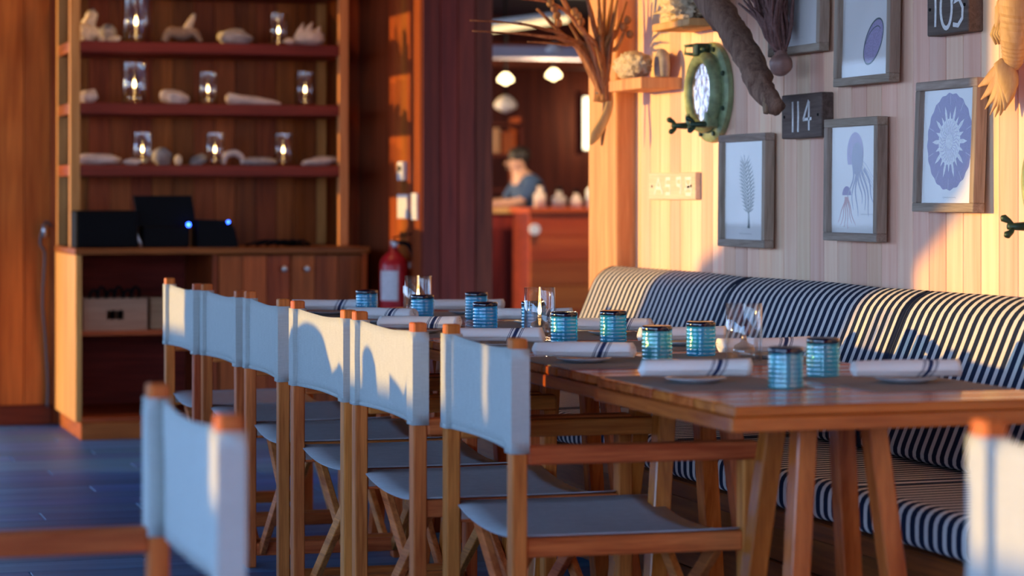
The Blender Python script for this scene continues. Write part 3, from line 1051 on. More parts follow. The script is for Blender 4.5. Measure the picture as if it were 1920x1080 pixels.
# number plaques
def plaque(label, yc, zc, w, h, d, strokes, sw, mat='signwood', lw='white', sc=1.0):
    t = thing('number_plaque', label, 'sign', (XW, yc, zc), 0, 'painted wooden plaques')
    MB().span((-d, -w / 2, -h / 2), (0, w / 2, h / 2), .003).build('board', M[mat], t)
    for ss in strokes:
        b = MB()
        for s, w_ in ss:
            ribbon(b, s, w_, d + .0008)
        o = b.build('painted_digit', M[lw], t)
        m = o.modifiers.new('thick', 'SOLIDIFY'); m.thickness = .0006; m.offset = 0
    for s in (-1, 1):
        MB().lathe([(0, 0), (.0045, 0), (.0045, .002), (0, .003)], 10, 'X').build('screw_head', M['black'], t, loc=(-d - .0028, s * w * .42, 0))
    return t

def one(u): return [([(u, .045), (u + .002, 0), (u, -.048)], .011)]
def four(u): return [([(u + .012, .045), (u - .028, -.012)], .010), ([(u - .030, -.012), (u + .032, -.010)], .009), ([(u + .014, .042), (u + .013, -.045)], .011)]
def zero(u): return [(ell(u, 0, .032, .055, 24) + [(u + .032, 0)], .012)]
def five(u): return [([(u + .026, .055), (u - .022, .055)], .011), ([(u - .022, .056), (u - .026, .012)], .011), ([(u - .026, .012), (u + .006, .018), (u + .026, -.006), (u + .024, -.034), (u, -.052), (u - .028, -.048)], .012)]
plaque('wooden plaque painted 114 on the panelled wall', 6.948, 1.373, .296, .134, .040, [one(-.062), one(-.022), four(.045)], .01)
plaque('wooden plaque painted 105 at the top of the wall', 5.987, 1.632, .236, .142, .044, [one(-.068), zero(-.005), five(.062)], .01)
def stroke(*s): return [(list(x), .012) for x in s]
plaque('pale wooden plaque with white lettering below the corner shelf', 8.09, 1.165, .45, .094, .022,
       [stroke([(-.165, -.028), (-.125, .028), (-.085, -.028)], [(-.145, -.006), (-.105, -.006)]),
        stroke([(-.01, .026), (-.05, .026), (-.055, .002), (-.015, .002), (-.012, -.026), (-.055, -.026)]),
        stroke([(.095, .0), (.055, .004), (.05, .026), (.092, .028), (.095, 0), (.085, -.028)]),
        stroke([(.145, .002), (.135, .026), (.185, .026), (.178, .002), (.13, -.014), (.14, -.028), (.185, -.028), (.192, -.012), (.145, .002)])], .01, 'signpale')

# portholes
def porthole(label, yc, zc, R):
    t = thing('porthole_mirror', label, 'porthole', (XW, yc, zc), 0, 'bronze porthole mirrors')
    MB().lathe([(R * .62, -.002), (R, -.002), (R * 1.01, -.008), (R, -.020), (R * .93, -.026), (R * .80, -.028), (R * .62, -.026)], 48, 'X', close=True).build('wall_flange', M['verdigris'], t, True, sharp=45)
    ring = MB().lathe([(R * .58, -.030), (R * .80, -.028), (R * .82, -.045), (R * .78, -.060), (R * .70, -.066), (R * .62, -.060), (R * .58, -.050)], 48, 'X', close=True).build('swing_ring', M['verdigris'], t, True, sharp=45)
    MB().lathe([(0, -.046), (R * .60, -.046), (R * .60, -.042), (0, -.042)], 40, 'X').build('mirror_glass', MIR, t)
    for k in range(8):
        a = 2 * PI * (k + .5) / 8
        MB().lathe([(0, -.034), (.007, -.034), (.009, -.026), (0, -.026)], 10, 'X').build('bolt', M['darkgreen'], t, loc=(0, R * .90 * math.cos(a), R * .90 * math.sin(a)))
    # hinge at the top
    MB().span((-.075, -.018, R * .72), (-.024, .018, R * .98), .005).build('hinge', M['darkgreen'], t)
    MB().tube([(-.052, -.042, R * .86), (-.052, .042, R * .86)], .009, 10).build('hinge_pin', M['darkgreen'], t, True)
    MB().tube([(-.060, .030, R * .95), (-.095, .030, R * .93), (-.095, .030, R * .78), (-.060, .030, R * .76)], .006, 8).build('lug', M['verdigris'], t, True)
    # wing-nut dogs low on either side
    for s in (1, -1):
        a = -PI / 2 + s * .72
        cy, cz = s * R * .52, -R * .66
        d = MB().tube([(-.022, cy, cz), (-.075, cy, cz), (-.120, cy, cz)], [.010, .011, .008], 10).build('dog_bolt', M['darkgreen'], t, True)
        for w in (-1, 1):
            MB().tube([(-.105, cy, cz), (-.114, cy + w * .006, cz + w * .013), (-.128, cy + w * .009, cz + w * .021), (-.134, cy + w * .009, cz + w * .024)], [.006, .007, .010, .004], 8).build('wing', M['darkgreen'], d, True)
        MB().span((-.070, cy - .012, cz - .010), (-.026, cy + .012, cz + .040), .004).build('lug', M['verdigris'], t)
    return t
MIR = plain('mirror_glass', (.34, .30, .34), .14, .85, bscale=30, vary=.75, bump=.25)
porthole('green bronze porthole mirror with wing nuts, left of the driftwood', 7.742, 1.476, .166)
porthole('green bronze porthole at the right edge of the picture, mostly cut off', 5.43, 1.165, .166)

# carved fish-tail wall ornament
t = thing('carved_tail', 'carved wooden mermaid tail hanging at the upper right of the wall', 'carving', (XW - .05, 5.600, 1.50))
body = [(0, -.075, .42), (0, -.060, .30), (-.005, -.040, .20), (-.008, -.022, .10), (-.006, -.002, .02), (0, .020, -.03), (0, .028, -.045)]
rr = [.085, .074, .060, .047, .036, .026, .018]
pts, rad = [], []
for k in range(60):
    s = k / 59 * (len(body) - 1); i = min(int(s), len(body) - 2); f = s - i
    pts.append(Vector(body[i]).lerp(Vector(body[i + 1]), f)); rad.append((rr[i] * (1 - f) + rr[i + 1] * f) * (1 + .035 * (1 if k % 2 else -.4)))
MB().tube(pts, rad, 18, jit=.04).build('scaled_body', M['carved'], t, True, sharp=25)
for k in range(8):
    a = math.radians(-166 + k * 15.5)
    ln = .150 - .007 * k
    u = Vector((0, -math.cos(a), math.sin(a)))      # picture right is -y
    b = MB()
    P = []
    for j in range(9):
        s_ = j / 8
        P.append(Vector((-.016 + .022 * math.sin(s_ * PI) - .0035 * k, .026, -.030)) + u * ln * s_ + Vector((0, .010 * math.sin(s_ * 3), -.022 * s_ * s_)))
    b.tube(P, [.012, .018, .023, .026, .026, .023, .017, .009, .002], 10, flat=.45)
    b.build('fin_ray', M['carved'], t, True)
b = MB(); b.blob((-.004, .070, .085), (.018, .018, .050), 3, .25, 2.5, 4); b.build('side_figure', M['carved'], t, True)
b = MB()
for k in range(4):
    b.tube([(-.012, .080 - .010 * k, .065), (-.022, .088 - .014 * k, .040), (-.012, .084 - .016 * k, .015)], [.008, .006, .003], 6)
b.build('side_fin', M['carved'], t, True)

# driftwood with dried sea fan and shell
def spline(P, n):
    P = [Vector(p) for p in P]
    out = []
    for i in range(len(P) - 1):
        p0 = P[max(0, i - 1)]; p1 = P[i]; p2 = P[i + 1]; p3 = P[min(len(P) - 1, i + 2)]
        for k in range(n):
            t = k / n
            out.append(.5 * ((2 * p1) + (-p0 + p2) * t + (2 * p0 - 5 * p1 + 4 * p2 - p3) * t * t + (-p0 + 3 * p1 - 3 * p2 + p3) * t ** 3))
    out.append(P[-1])
    return out
def lerps(v, n):
    out = []
    for i in range(len(v) - 1):
        for k in range(n): out.append(v[i] + (v[i + 1] - v[i]) * k / n)
    out.append(v[-1]); return out
t = thing('driftwood_branch', 'gnarled grey driftwood branch hung on the wall beside the porthole', 'driftwood', (2.99, 7.15, 1.58))
P = spline([(0, .62, .34), (-.02, .36, .24), (-.01, .20, .13), (0, .09, .045), (.01, -.02, -.045), (0, -.125, -.13), (.01, -.205, -.185)], 6)
MB().tube(P, lerps([.040, .052, .050, .044, .043, .038, .026], 6), 14, jit=.35).build('trunk', M['drift'], t, True)
MB().tube(spline([(-.01, .22, .14), (.0, .30, .26), (.02, .33, .42)], 5), lerps([.035, .03, .024], 5), 10, jit=.3).build('limb', M['drift'], t, True)
MB().tube(spline([(.0, -.10, -.11), (-.01, -.17, -.15), (-.02, -.19, -.20)], 4), lerps([.022, .018, .008], 4), 8, jit=.3).build('knot', M['drift'], t, True)
f = thing('sea_fan', 'dried brown sea fan hanging behind the driftwood', 'dried plant', (3.02, 7.03, 1.60))
rng = random.Random(11)
b = MB()
for k in range(70):
    y1 = rng.uniform(-.10, .20); z1 = rng.uniform(.10, .32)
    P = spline([(rng.uniform(-.01, .03), -.045 + rng.uniform(-.01, .01), -.03), (rng.uniform(-.03, .04), -.03 + y1 * .35, .05), (rng.uniform(-.05, .05), y1, z1)], 3)
    b.tube(P, lerps([.005, .007, .003], 3), 5, cap=False)
tag(b.build('fibres', M['fibre'], f, True), kind='stuff')
s = thing('sea_snail_shell', 'pinkish sea snail shell below the dried sea fan', 'shell', (3.03, 6.985, 1.505))
MB().blob((0, 0, .025), (.034, .040, .036), 3, .12, 2, 9).build('whorl', M['whelk'], s, True)
MB().tube([(0, .0, .05), (-.004, .012, .085), (-.004, .02, .11)], [.022, .012, .003], 10).build('spire', M['whelk'], s, True)
# pale whelk and ledge above the porthole
s = thing('ledge_shelf', 'small sunlit wooden ledge at the top of the wall', 'shelf', (3.04, 7.77, 1.70))
MB().span((-.07, -.17, -.012), (.08, .17, .012), .003).build('board', M['post'], s)
s = thing('branch_coral', 'pale branching coral on the high ledge', 'coral', (3.03, 7.76, 1.712))
b = MB()
b.blob((0, 0, .045), (.06, .13, .05), 4, .55, 4.0, 3, ridge=True)
b.build('coral_mass', M['coral'], s, True)

# corner shelf beside the post, with coral and shells
s = thing('corner_shelf', 'small wooden shelf fixed beside the timber post', 'shelf', (3.045, 8.21, 1.50))
MB().span((-.076, -.166, 0), (.075, .166, .040), .003).build('board', M['post'], s)
s = thing('brain_coral', 'knobbly pale coral on the corner shelf', 'coral', (3.005, 8.22, 1.540))
MB().blob((0, 0, .048), (.055, .118, .050), 4, .20, 6.0, 8, ridge=True).build('coral_mass', M['coral'], s, True)
s = thing('arch_shell', 'dark arched shell behind the coral on the corner shelf', 'shell', (3.06, 8.085, 1.540))
MB().tube(spline([(0, -.030, .002), (0, -.028, .05), (0, 0, .082), (0, .03, .05), (0, .032, .002)], 6), lerps([.014, .018, .020, .018, .012], 6), 10, jit=.2).build('arch', M['stone'], s, True)

# bundle of dry branches tied to the post
t = thing('branch_bundle', 'bundle of dry branches and pods hung on the timber post', 'dried branches', (2.972, 8.45, 1.50))
tips = [(-.508, .247), (-.500, .210), (-.33, .325), (-.24, .300), (-.15, .34), (-.10, .40), (-.05, .36), (0, .42), (.03, .33), (.055, .42), (-.12, .25), (-.30, .175), (.08, .24), (.09, .33), (-.19, .37)]
for k, (dx, dz) in enumerate(tips):
    y0_ = rng.uniform(-.025, .025); y1_ = rng.uniform(-.10, .03)
    long_ = dx < -.28
    m1 = (dx * (.20 if long_ else .12), y0_ * .6, .10 + dz * (.30 if long_ else .15))
    m2 = (dx * .55, y1_ * .6, dz * (.90 if long_ else .62) + .012)
    P = spline([(rng.uniform(-.014, .014), y0_, -.03), m1, m2, (dx, y1_, dz)], 6)
    rr_ = [.012, .010, .005, .0022] if long_ else [.014, .012, .0085, .004]
    MB().tube(P, lerps(rr_, 6), 7, jit=.5).build('branch', M['twig'], t, True)
for k in range(5):
    dx = rng.uniform(-.10, .06); dz = rng.uniform(.12, .24)
    P = spline([(rng.uniform(-.012, .012), -.02, .0), (dx * .3 + rng.uniform(-.01, .01), -.03, dz * .5), (dx, -.03 + rng.uniform(-.02, .02), dz), (dx * 1.5, -.03, dz + rng.uniform(-.01, .04))], 4)
    MB().tube(P, lerps([.010, .010, .006, .002], 4), 6, jit=.5).build('twig', M['twig'], t, True)
for k, (dx, dz) in enumerate([(-.215, .315), (-.200, .295), (-.190, .270), (-.185, .245), (-.125, .285), (-.11, .27), (-.10, .25), (.075, .26), (.06, .235), (.085, .21)]):
    MB().blob((dx, -.055, dz), (.014, .014, .016), 2, .25, 2, k).build('seed_pod', M['twig'], t, True)
P = spline([(.018, -.02, .03), (.016, -.03, -.04), (-.008, -.035, -.10), (-.040, -.03, -.155), (-.052, -.02, -.186)], 6)
MB().tube(P, lerps([.010, .015, .018, .020, .004], 6), 10, flat=.45).build('sheath_and_shadow', M['carved'], t, True)
P = spline([(.010, 0, .02), (.012, .01, -.06), (.008, .015, -.13), (.004, .02, -.188)], 6)
MB().tube(P, lerps([.009, .010, .010, .004], 6), 8, flat=.5).build('sheath_and_shadow', M['drift'], t, True)  # dark strip standing in for the pale sheath's cast shadow
MB().tube([(.022 * math.cos(a), .022 * math.sin(a), .0) for a in [2 * PI * k / 16 for k in range(17)]], .004, 6).build('tie', M['cable'], t, True)

# ================================================================== SHELF UNIT AND CONSOLE
SX0, SX1 = 1.509, 2.90
SYF, SYB = 11.644, 12.42
cs = thing('console_cabinet', 'wooden console cabinet with an open bay and two doors, under the shelves', 'cabinet', (2.2, 12.03, 0))
def cl(lo, hi): return [a - o for a, o in zip(lo, (2.2, 12.03, 0))], [a - o for a, o in zip(hi, (2.2, 12.03, 0))]
def cpart(nm, lo, hi, m, bev=.003, parent=None):
    return MB().span(*cl(lo, hi), bev).build(nm, M[m], parent or cs)
cpart('top', (SX0 - .004, SYF - .01, .858), (SX1 + .01, SYB, .888), 'shelfX')
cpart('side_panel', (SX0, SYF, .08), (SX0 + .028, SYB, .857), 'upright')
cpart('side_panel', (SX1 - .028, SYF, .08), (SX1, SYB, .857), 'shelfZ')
cpart('divider', (2.15, SYF + .004, .08), (2.176, SYB - .02, .857), 'shelfZ')
cpart('plinth', (SX0 + .02, SYF - .03, 0), (SX1 - .02, SYB, .08), 'shelfX')
cpart('bottom', (SX0 + .028, SYF + .004, .08), (SX1 - .028, SYB - .02, .10), 'shelfX')
cpart('back_panel', (SX0 + .028, SYB - .02, .10), (SX1 - .028, SYB, .857), 'darkX')
cpart('inner_shelf', (SX0 + .028, SYF + .05, .478), (2.15, SYB - .02, .500), 'shelfX')
for x0_, x1_, kx in ((2.18, 2.522, 2.490), (2.528, 2.868, 2.600)):
    w3 = (x1_ - x0_) / 3
    d = cpart('door', (x0_, SYF + .012, .105), (x1_, SYF + .026, .850), 'shelfZ')
    for k in range(3):
        MB().span(*cl((x0_ + k * w3 + .001, SYF, .105), (x0_ + (k + 1) * w3 - .001, SYF + .012, .850)), .002).build('door_board', M['shelfZ'], d)
    MB().lathe([(0, -.030), (.013, -.028), (.015, -.020), (.006, -.012), (.006, 0), (0, 0)], 14, 'Y').build('knob', M['metal'], d, True, loc=(kx - 2.2, SYF - 12.03, .785))
bx = thing('wooden_crate', 'small wooden crate with a hand slot on the console shelf', 'crate', (1.705, 11.85, .500))
b = MB()
b.span((-.15, -.12, 0), (.15, -.108, .052)); b.span((-.15, -.12, .095), (.15, -.108, .150)); 
b.span((-.15, -.12, .052), (-.04, -.108, .095)); b.span((.04, -.12, .052), (.15, -.108, .095))
b.build('front_board', M['carton'], bx)
MB().span((-.15, -.108, 0), (-.138, .12, .150)).build('side_board', M['carton'], bx)
MB().span((.138, -.108, 0), (.15, .12, .150)).build('side_board', M['carton'], bx)
MB().span((-.138, .108, 0), (.138, .12, .150)).build('back_board', M['carton'], bx)
MB().span((-.138, -.108, 0), (.138, .108, .010)).build('base_board', M['carton'], bx)
bx2 = thing('wooden_crate', 'second wooden crate pushed right in the console bay', 'crate', (2.01, 11.92, .500))
MB().span((-.13, -.12, 0), (.13, -.108, .15), .002).build('front_board', M['carton'], bx2)
MB().span((-.13, -.108, 0), (-.118, .12, .15)).build('side_board', M['carton'], bx2)
MB().span((.118, -.108, 0), (.13, .12, .15)).build('side_board', M['carton'], bx2)
MB().span((-.118, -.108, 0), (.118, .12, .010)).build('base_board', M['carton'], bx2)
b = MB()
for k in range(6):
    b.tube(spline([(-.12 + .04 * k, .03, .012), (-.10 + .04 * k, 0, .17 + .02 * (k % 2)), (-.06 + .04 * k, .05, .165), (-.05 + .03 * k, .08, .012)], 5), .006, 6)
cb = thing('cable_tangle', 'dark cables spilling from the wooden crate', 'cables', (1.705, 11.85, .500))
tag(b.build('cords', M['black'], cb, True), kind='stuff')

# upper shelves: open ladder sides
UF, UB = 11.87, 12.40
su = thing('shelf_unit', 'tall wooden shelf unit with open ladder sides, standing on the console', 'shelf', (2.2, 12.1, .888))
def ul(lo, hi): return [a - o for a, o in zip(lo, (2.2, 12.1, .888))], [a - o for a, o in zip(hi, (2.2, 12.1, .888))]
UX0, UX1 = 1.512, 2.862
for x0_ in (UX0, UX1 - .048):
    for y0_ in (UF, UB - .05):
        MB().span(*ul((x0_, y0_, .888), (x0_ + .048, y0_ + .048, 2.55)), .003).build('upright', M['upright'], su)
    for z in (1.279, 1.573, 1.865, 2.157, 2.45):
        MB().span(*ul((x0_ + .004, UF + .048, z - .052), (x0_ + .044, UB - .05, z)), .002).build('side_rung', M['shelfY'], su)
SHZ = (1.279, 1.573, 1.865, 2.157)
for z in SHZ:
    MB().span(*ul((UX0 + .048, UF - .004, z - .052), (UX1 - .048, UB - .05, z)), .003).build('shelf_board', M['darkX'], su)
bwid = (UX1 - UX0 - .096) / 12
me = MB().span((0, 0, 0), (bwid - .002, .016, 1.64), .0015).mesh('back_board', M['shelfZ'])
for k in range(12):
    inst('back_board', me, su, (UX0 + .048 + k * bwid - 2.2, UB - .05 + .002 - 12.1, .0))

# things on the shelves
def shx(px, Y):      # horizontal place from a bearing in the photograph
    l = (px - 960) / 4680
    a, b_ = math.sin(TH) + math.cos(TH) * l, math.cos(TH) - math.sin(TH) * l
    return Y / b_ * a
cS = make_candle(.046, .160)
first = True
for px, sh, k, lab in [(255, 2, 1.32, 'large candle glass on the top shelf in view'), (522, 2, 1.0, 'candle glass at the right of the top shelf, beside a conch'),
                       (252, 1, 1.25, 'large candle glass on the middle shelf, left'), (390, 1, 1.0, 'candle glass at the centre of the middle shelf'), (572, 1, 1.05, 'candle glass at the right of the middle shelf'),
                       (267, 0, 1.0, 'candle glass on the lower shelf, left'), (403, 0, 1.0, 'candle glass at the centre of the lower shelf'), (531, 0, 1.0, 'candle glass at the right of the lower shelf')]:
    o = cS if first else copy_tree(cS)
    first = False
    o.location = (shx(px, 12.02), 12.02, SHZ[sh]); o.scale = (k, k, k * (1.0 if k < 1.3 else 1.05))
    tag(o, lab, 'candle glass', 'candle glasses on the shelves')
def rock(name, label, cat, px, sh, s, mat, amp=.25, seed=0, rot=(0, 0, 0), fr=1.6, Y=12.0, part='body', dz=0, ridge=False):
    t = thing(name, label, cat, (shx(px, Y), Y, SHZ[sh]))
    MB().blob((0, 0, s[2] * .92 + dz), s, 3, amp, fr, seed, rot, ridge).build(part, M[mat], t, True)
    return t
t = thing('coral_rock', 'pointed pale coral rock at the left of the top shelf', 'coral', (shx(160, 12.0), 12.0, SHZ[2]))
b = MB(); b.blob((0, 0, .045), (.065, .06, .05), 3, .3, 2, 1); b.build('base', M['coral'], t, True)
b = MB(); b.blob((.018, 0, .095), (.034, .04, .065), 3, .3, 2, 5, (0, .35, 0)); b.build('spike', M['coral'], t, True)
rock('dark_stone', 'purplish stone behind the coral rock', 'stone', 202, 2, (.045, .04, .05), 'stone', .3, 2, Y=12.1)
rock('pebble', 'small sunlit pebble beside the coral rock', 'pebble', 190, 2, (.020, .018, .016), 'coral', .15, 3, Y=11.95)
rock('pebble', 'long sunlit pebble beside the large candle glass', 'pebble', 214, 2, (.034, .018, .016), 'coral', .2, 4, (0, -.25, 0), Y=11.95)
t = thing('driftwood_piece', 'dark driftwood piece on the top shelf', 'driftwood', (shx(342, 12.0), 12.0, SHZ[2]))
MB().tube(spline([(-.09, 0, .012), (-.06, 0, .055), (0, 0, .05), (.05, 0, .06), (.09, 0, .012)], 5), lerps([.014, .026, .034, .026, .012], 5), 10, jit=.4).build('body', M['drift'], t, True)
MB().tube(spline([(.01, 0, .06), (.035, 0, .10), (.06, 0, .15)], 4), lerps([.022, .020, .006], 4), 9, jit=.3).build('spur', M['coral'], t, True)
rock('grey_boulder', 'grey rounded stone at the middle of the top shelf', 'stone', 440, 2, (.085, .06, .040), 'stone', .3, 6, (0, .05, 0))
t = thing('conch_shell', 'spiky pale conch shell at the right of the top shelf', 'shell', (shx(572, 12.0), 12.0, SHZ[2]))
MB().blob((0.02, 0, .042), (.075, .05, .045), 3, .3, 2.2, 12).build('body', M['shell'], t, True)
for k, (dx, dz, tx, tz) in enumerate([(-.04, .03, -.01, .115), (.0, .05, .035, .12), (.05, .05, .075, .10), (-.06, .02, -.115, .02)]):
    MB().tube([(dx, 0, dz), ((dx + tx) / 2, -.01, (dz + tz) / 2 + .005), (tx, -.01, tz)], [.022, .016, .003], 8).build('spike', M['shell'], t, True)
rock('pale_shell', 'pale rounded shell at the left of the middle shelf', 'shell', 164, 1, (.052, .04, .036), 'shell', .25, 14, (0, -.3, 0))
rock('round_stone', 'pale rounded stone on the middle shelf, between two candles', 'stone', 326, 1, (.070, .05, .038), 'shell', .22, 15, (0, .2, 0))
t = thing('long_shell', 'long tapering shell on the middle shelf', 'shell', (shx(474, 12.0), 12.0, SHZ[1]))
MB().tube([(-.135, 0, .030), (-.12, 0, .032), (-.06, 0, .026), (.02, 0, .022), (.10, 0, .015), (.14, 0, .010)], [.014, .030, .025, .021, .014, .006], 12, jit=.15).build('body', M['shell'], t, True)
t = thing('pale_driftwood', 'pale stick of driftwood at the left of the lower shelf', 'driftwood', (shx(183, 12.0), 12.0, SHZ[0]))
MB().tube([(-.11, 0, .022), (-.06, 0, .030), (0, 0, .032), (.06, 0, .028), (.11, 0, .020)], [.018, .026, .030, .026, .016], 10, jit=.4).build('body', M['shell'], t, True)
rock('brown_stone', 'brown rounded stone right of the left lower candle', 'stone', 303, 0, (.050, .045, .046), 'stone', .2, 18, Y=12.1)
rock('egg_stone', 'small pale egg-shaped stone on the lower shelf', 'stone', 334, 0, (.020, .02, .028), 'coral', .06, 19)
rock('flat_stone', 'flat pale stone at the foot of the left lower candle', 'stone', 248, 0, (.045, .03, .016), 'shell', .2, 20, Y=11.93)
t = thing('curved_shell', 'curved shell arching right of the centre lower candle', 'shell', (shx(436, 12.0), 12.0, SHZ[0]))
MB().tube(spline([(-.045, 0, .006), (-.03, 0, .05), (.01, 0, .062), (.045, 0, .04), (.05, 0, .006)], 5), lerps([.010, .016, .018, .016, .010], 5), 9, jit=.2).build('arch', M['shell'], t, True)
rock('flat_stone', 'long flat grey stone on the lower shelf, left of the right candle', 'stone', 485, 0, (.090, .05, .022), 'stone', .2, 22)
rock('flat_stone', 'flat pale stone at the right end of the lower shelf', 'stone', 600, 0, (.100, .05, .024), 'shell', .2, 23, (0, -.1, 0))
rock('leaning_stone', 'brown stone left of the centre lower candle', 'stone', 372, 0, (.045, .04, .028), 'stone', .3, 24, (0, -.5, 0), Y=12.08)

# electronics on the console
CZ = .888
t = thing('speaker_box', 'black equipment box at the left of the console top', 'speaker', (shx(195, 11.80), 11.80, CZ))
MB().span((-.145, -.10, 0), (.145, .12, .175), .006).build('case', M['black'], t)
MB().span((-.130, -.104, .012), (.130, -.100, .163), .002).build('grille', M['black'], t)
t = thing('display_terminal', 'black tilted display on a stand on the console', 'monitor', (shx(304, 11.78), 11.78, CZ))
MB().prism([(-.115, .100), (.160, .100), (.137, .245), (-.138, .245)], -.02, .01, 'Y').build('screen_back', M['black'], t)
MB().tube(spline([(-.10, -.03, .0), (-.125, -.03, .06), (-.12, 0, .105)], 4), .010, 8).build('stand_arm', M['metal'], t, True)
MB().tube(spline([(.085, -.03, .0), (.06, -.03, .05), (.065, 0, .105)], 4), .008, 8).build('stand_arm', M['metal'], t, True)
MB().span((-.10, -.06, 0), (.12, .10, .10), .006).build('base', M['black'], t)
MB().blob((.115, -.065, .108), (.010, .010, .010), 2, 0).build('indicator', M['bluelight'], t, True)
t = thing('receipt_printer', 'black printer with a sloping front right of the display', 'printer', (shx(400, 11.78), 11.78, CZ))
MB().prism([(-.09, 0), (.105, 0), (.085, .09), (.065, .128), (-.09, .132)], -.09, .10, 'Y').build('case', M['black'], t)
MB().blob((.055, -.090, .120), (.007, .007, .007), 2, 0).build('indicator', M['bluelight'], t, True)
b = MB()
for k in range(5):
    b.tube(spline([(-.16 + .05 * k, -.02, .006), (-.06 + .04 * k, -.04 - .01 * k, .03), (.04 + .03 * k, 0, .008), (.16, .03, .006)], 6), .006, 6)
t = thing('cord_heap', 'heap of dark cords on the right of the console top', 'cables', (shx(520, 11.8), 11.8, CZ))
tag(b.build('cords', M['black'], t, True), kind='stuff')
t = thing('hanging_cable', 'grey cable with a metal plug hanging on the back wall boards', 'cable', (1.475, YB - .03, .0))
MB().tube(spline([(.02, -.01, .98), (-.01, -.015, 1.0), (-.035, -.02, .90), (-.012, -.015, .84), (-.022, -.012, .62), (-.008, -.012, .42), (.004, -.012, .2), (.0, -.012, .09)], 8), .007, 7).build('cord', M['cable'], t, True)
MB().tube([(-.012, -.02, .93), (-.014, -.02, .99)], .014, 10).build('plug', M['metal'], t, True)

# notices, thermostat and extinguisher by the pier
tag(MB().span((3.088, YB - .032, 1.012), (3.212, YB - .022, 1.140)).build('notice_sheet', M['paper']), 'white notice on the dark boards left of the pier', 'notice')
tag(MB().span((3.036, 11.245, 1.02), (3.046, 11.345, 1.145)).build('notice_sheet', M['paper']), 'narrow white notice on the side of the pier, near its corner', 'notice')
tag(MB().span((3.036, 11.42, 1.025), (3.046, 11.60, 1.140)).build('notice_sheet', M['paper']), 'wider white notice on the side of the pier, behind the narrow one', 'notice')
t = thing('thermostat', 'small white wall control on the side of the pier', 'wall control', (3.046, 11.50, 1.25))
MB().span((-.024, -.05, -.045), (0, .05, .045), .004).build('case', M['paper'], t)
MB().span((-.027, -.025, .0), (-.024, .025, .025)).build('window', M['black'], t)
t = thing('fire_extinguisher', 'red fire extinguisher hanging beside the dark pier', 'extinguisher', (2.972, 11.42, .45))
MB().lathe([(0, 0), (.060, .0), (.068, .012), (.068, .35), (.060, .385), (.035, .41), (.022, .42), (.022, .44), (0, .44)], 28).build('cylinder', M['red'], t, True)
b = MB(); b.grid([[(.0692 * math.cos(a), .0692 * math.sin(a), z) for a in [math.radians(195 + 7 * k) for k in range(12)]] for z in (.19, .33)])
b.build('label_sheet', M['paper'], t, True)
MB().tube([(0, 0, .44), (0, 0, .475)], .018, 10).build('valve', M['metal'], t, True)
MB().beam((-.01, -.02, .485), (.075, -.05, .505), .018, .008).build('handle', M['black'], t)
MB().beam((-.01, -.02, .470), (.065, -.05, .455), .016, .008).build('lever', M['black'], t)
MB().tube(spline([(.015, -.01, .46), (.06, -.04, .45), (.085, -.05, .37), (.080, -.05, .22)], 5), .010, 8).build('hose', M['black'], t, True)
MB().tube([(.08, -.05, .22), (.08, -.05, .15)], [.012, .018], 10).build('nozzle', M['black'], t, True)
MB().lathe([(0, -.012), (.016, -.012), (.016, 0), (0, 0)], 14, 'Y').build('gauge', M['paper'], t, True, loc=(0, -.018, .455))
MB().span((.066, -.02, .34), (.081, .02, .37)).build('bracket', M['metal'], t)

# ================================================================== BAR BEYOND THE OPENING
YR = 20.0
bar = thing('bar_counter', 'reddish wooden bar counter in the blurred room beyond', 'bar', (6.78, YR - .30, 0))
MB().span((-.60, -.30, .995), (1.5, .22, 1.035), .004).build('bar_top', M['barwood'], bar)
me = MB().span((-.58, 0, 0), (1.5, .03, .196), .004).mesh('front_board', M['barwood'])
for k in range(5):
    inst('front_board', me, bar, (0, -.28, .0 + k * .20))
MB().span((-.58, -.25, 0), (1.5, .18, .995)).build('body', M['darkX'], bar)
bar2 = thing('side_counter', 'lower side counter the seated person leans on', 'counter', (6.10, YR + .1, 0))
MB().span((-.50, -.05, .985), (.22, .45, 1.035), .004).build('counter_top', M['post'], bar2)
for k in range(5):
    MB().span((-.50 + .137 * k, -.02, 0), (-.366 + .137 * k, .01, .985), .003).build('front_board', M['darkZ'], bar2)
MB().span((-.50, .01, 0), (-.10, .40, .985)).build('body', M['darkX'], bar2)
MB().lathe([(0, -.02), (.045, -.02), (.045, 0), (0, 0)], 16, 'Y').build('medallion', M['white'], bar, loc=(-.545, -.29, .86))
for k, (dx, h, r, m) in enumerate([(-.42, .18, .050, 'shell'), (-.25, .14, .060, 'stone'), (-.10, .12, .050, 'shell'), (.05, .24, .06, 'white'), (.16, .20, .05, 'stone')]):
    t = thing('bar_bottle', ['pale jar at the left end of the bar top', 'grey jar second from the left on the bar', 'short pinkish jar in the middle of the bar', 'tall white bottle on the bar', 'grey bottle at the right end of the bar'][k], 'bottle', (6.78 + dx, YR - .35, 1.035), 0, 'bottles on the bar')
    MB().lathe([(0, 0), (r, 0), (r, h * .6), (r * .45, h * .75), (r * .4, h), (0, h)], 16).build('body', M[m], t, True)
    MB().lathe([(0, h), (r * .46, h), (r * .46, h + .03), (0, h + .03)], 12).build('cap', M['black'], t, True)

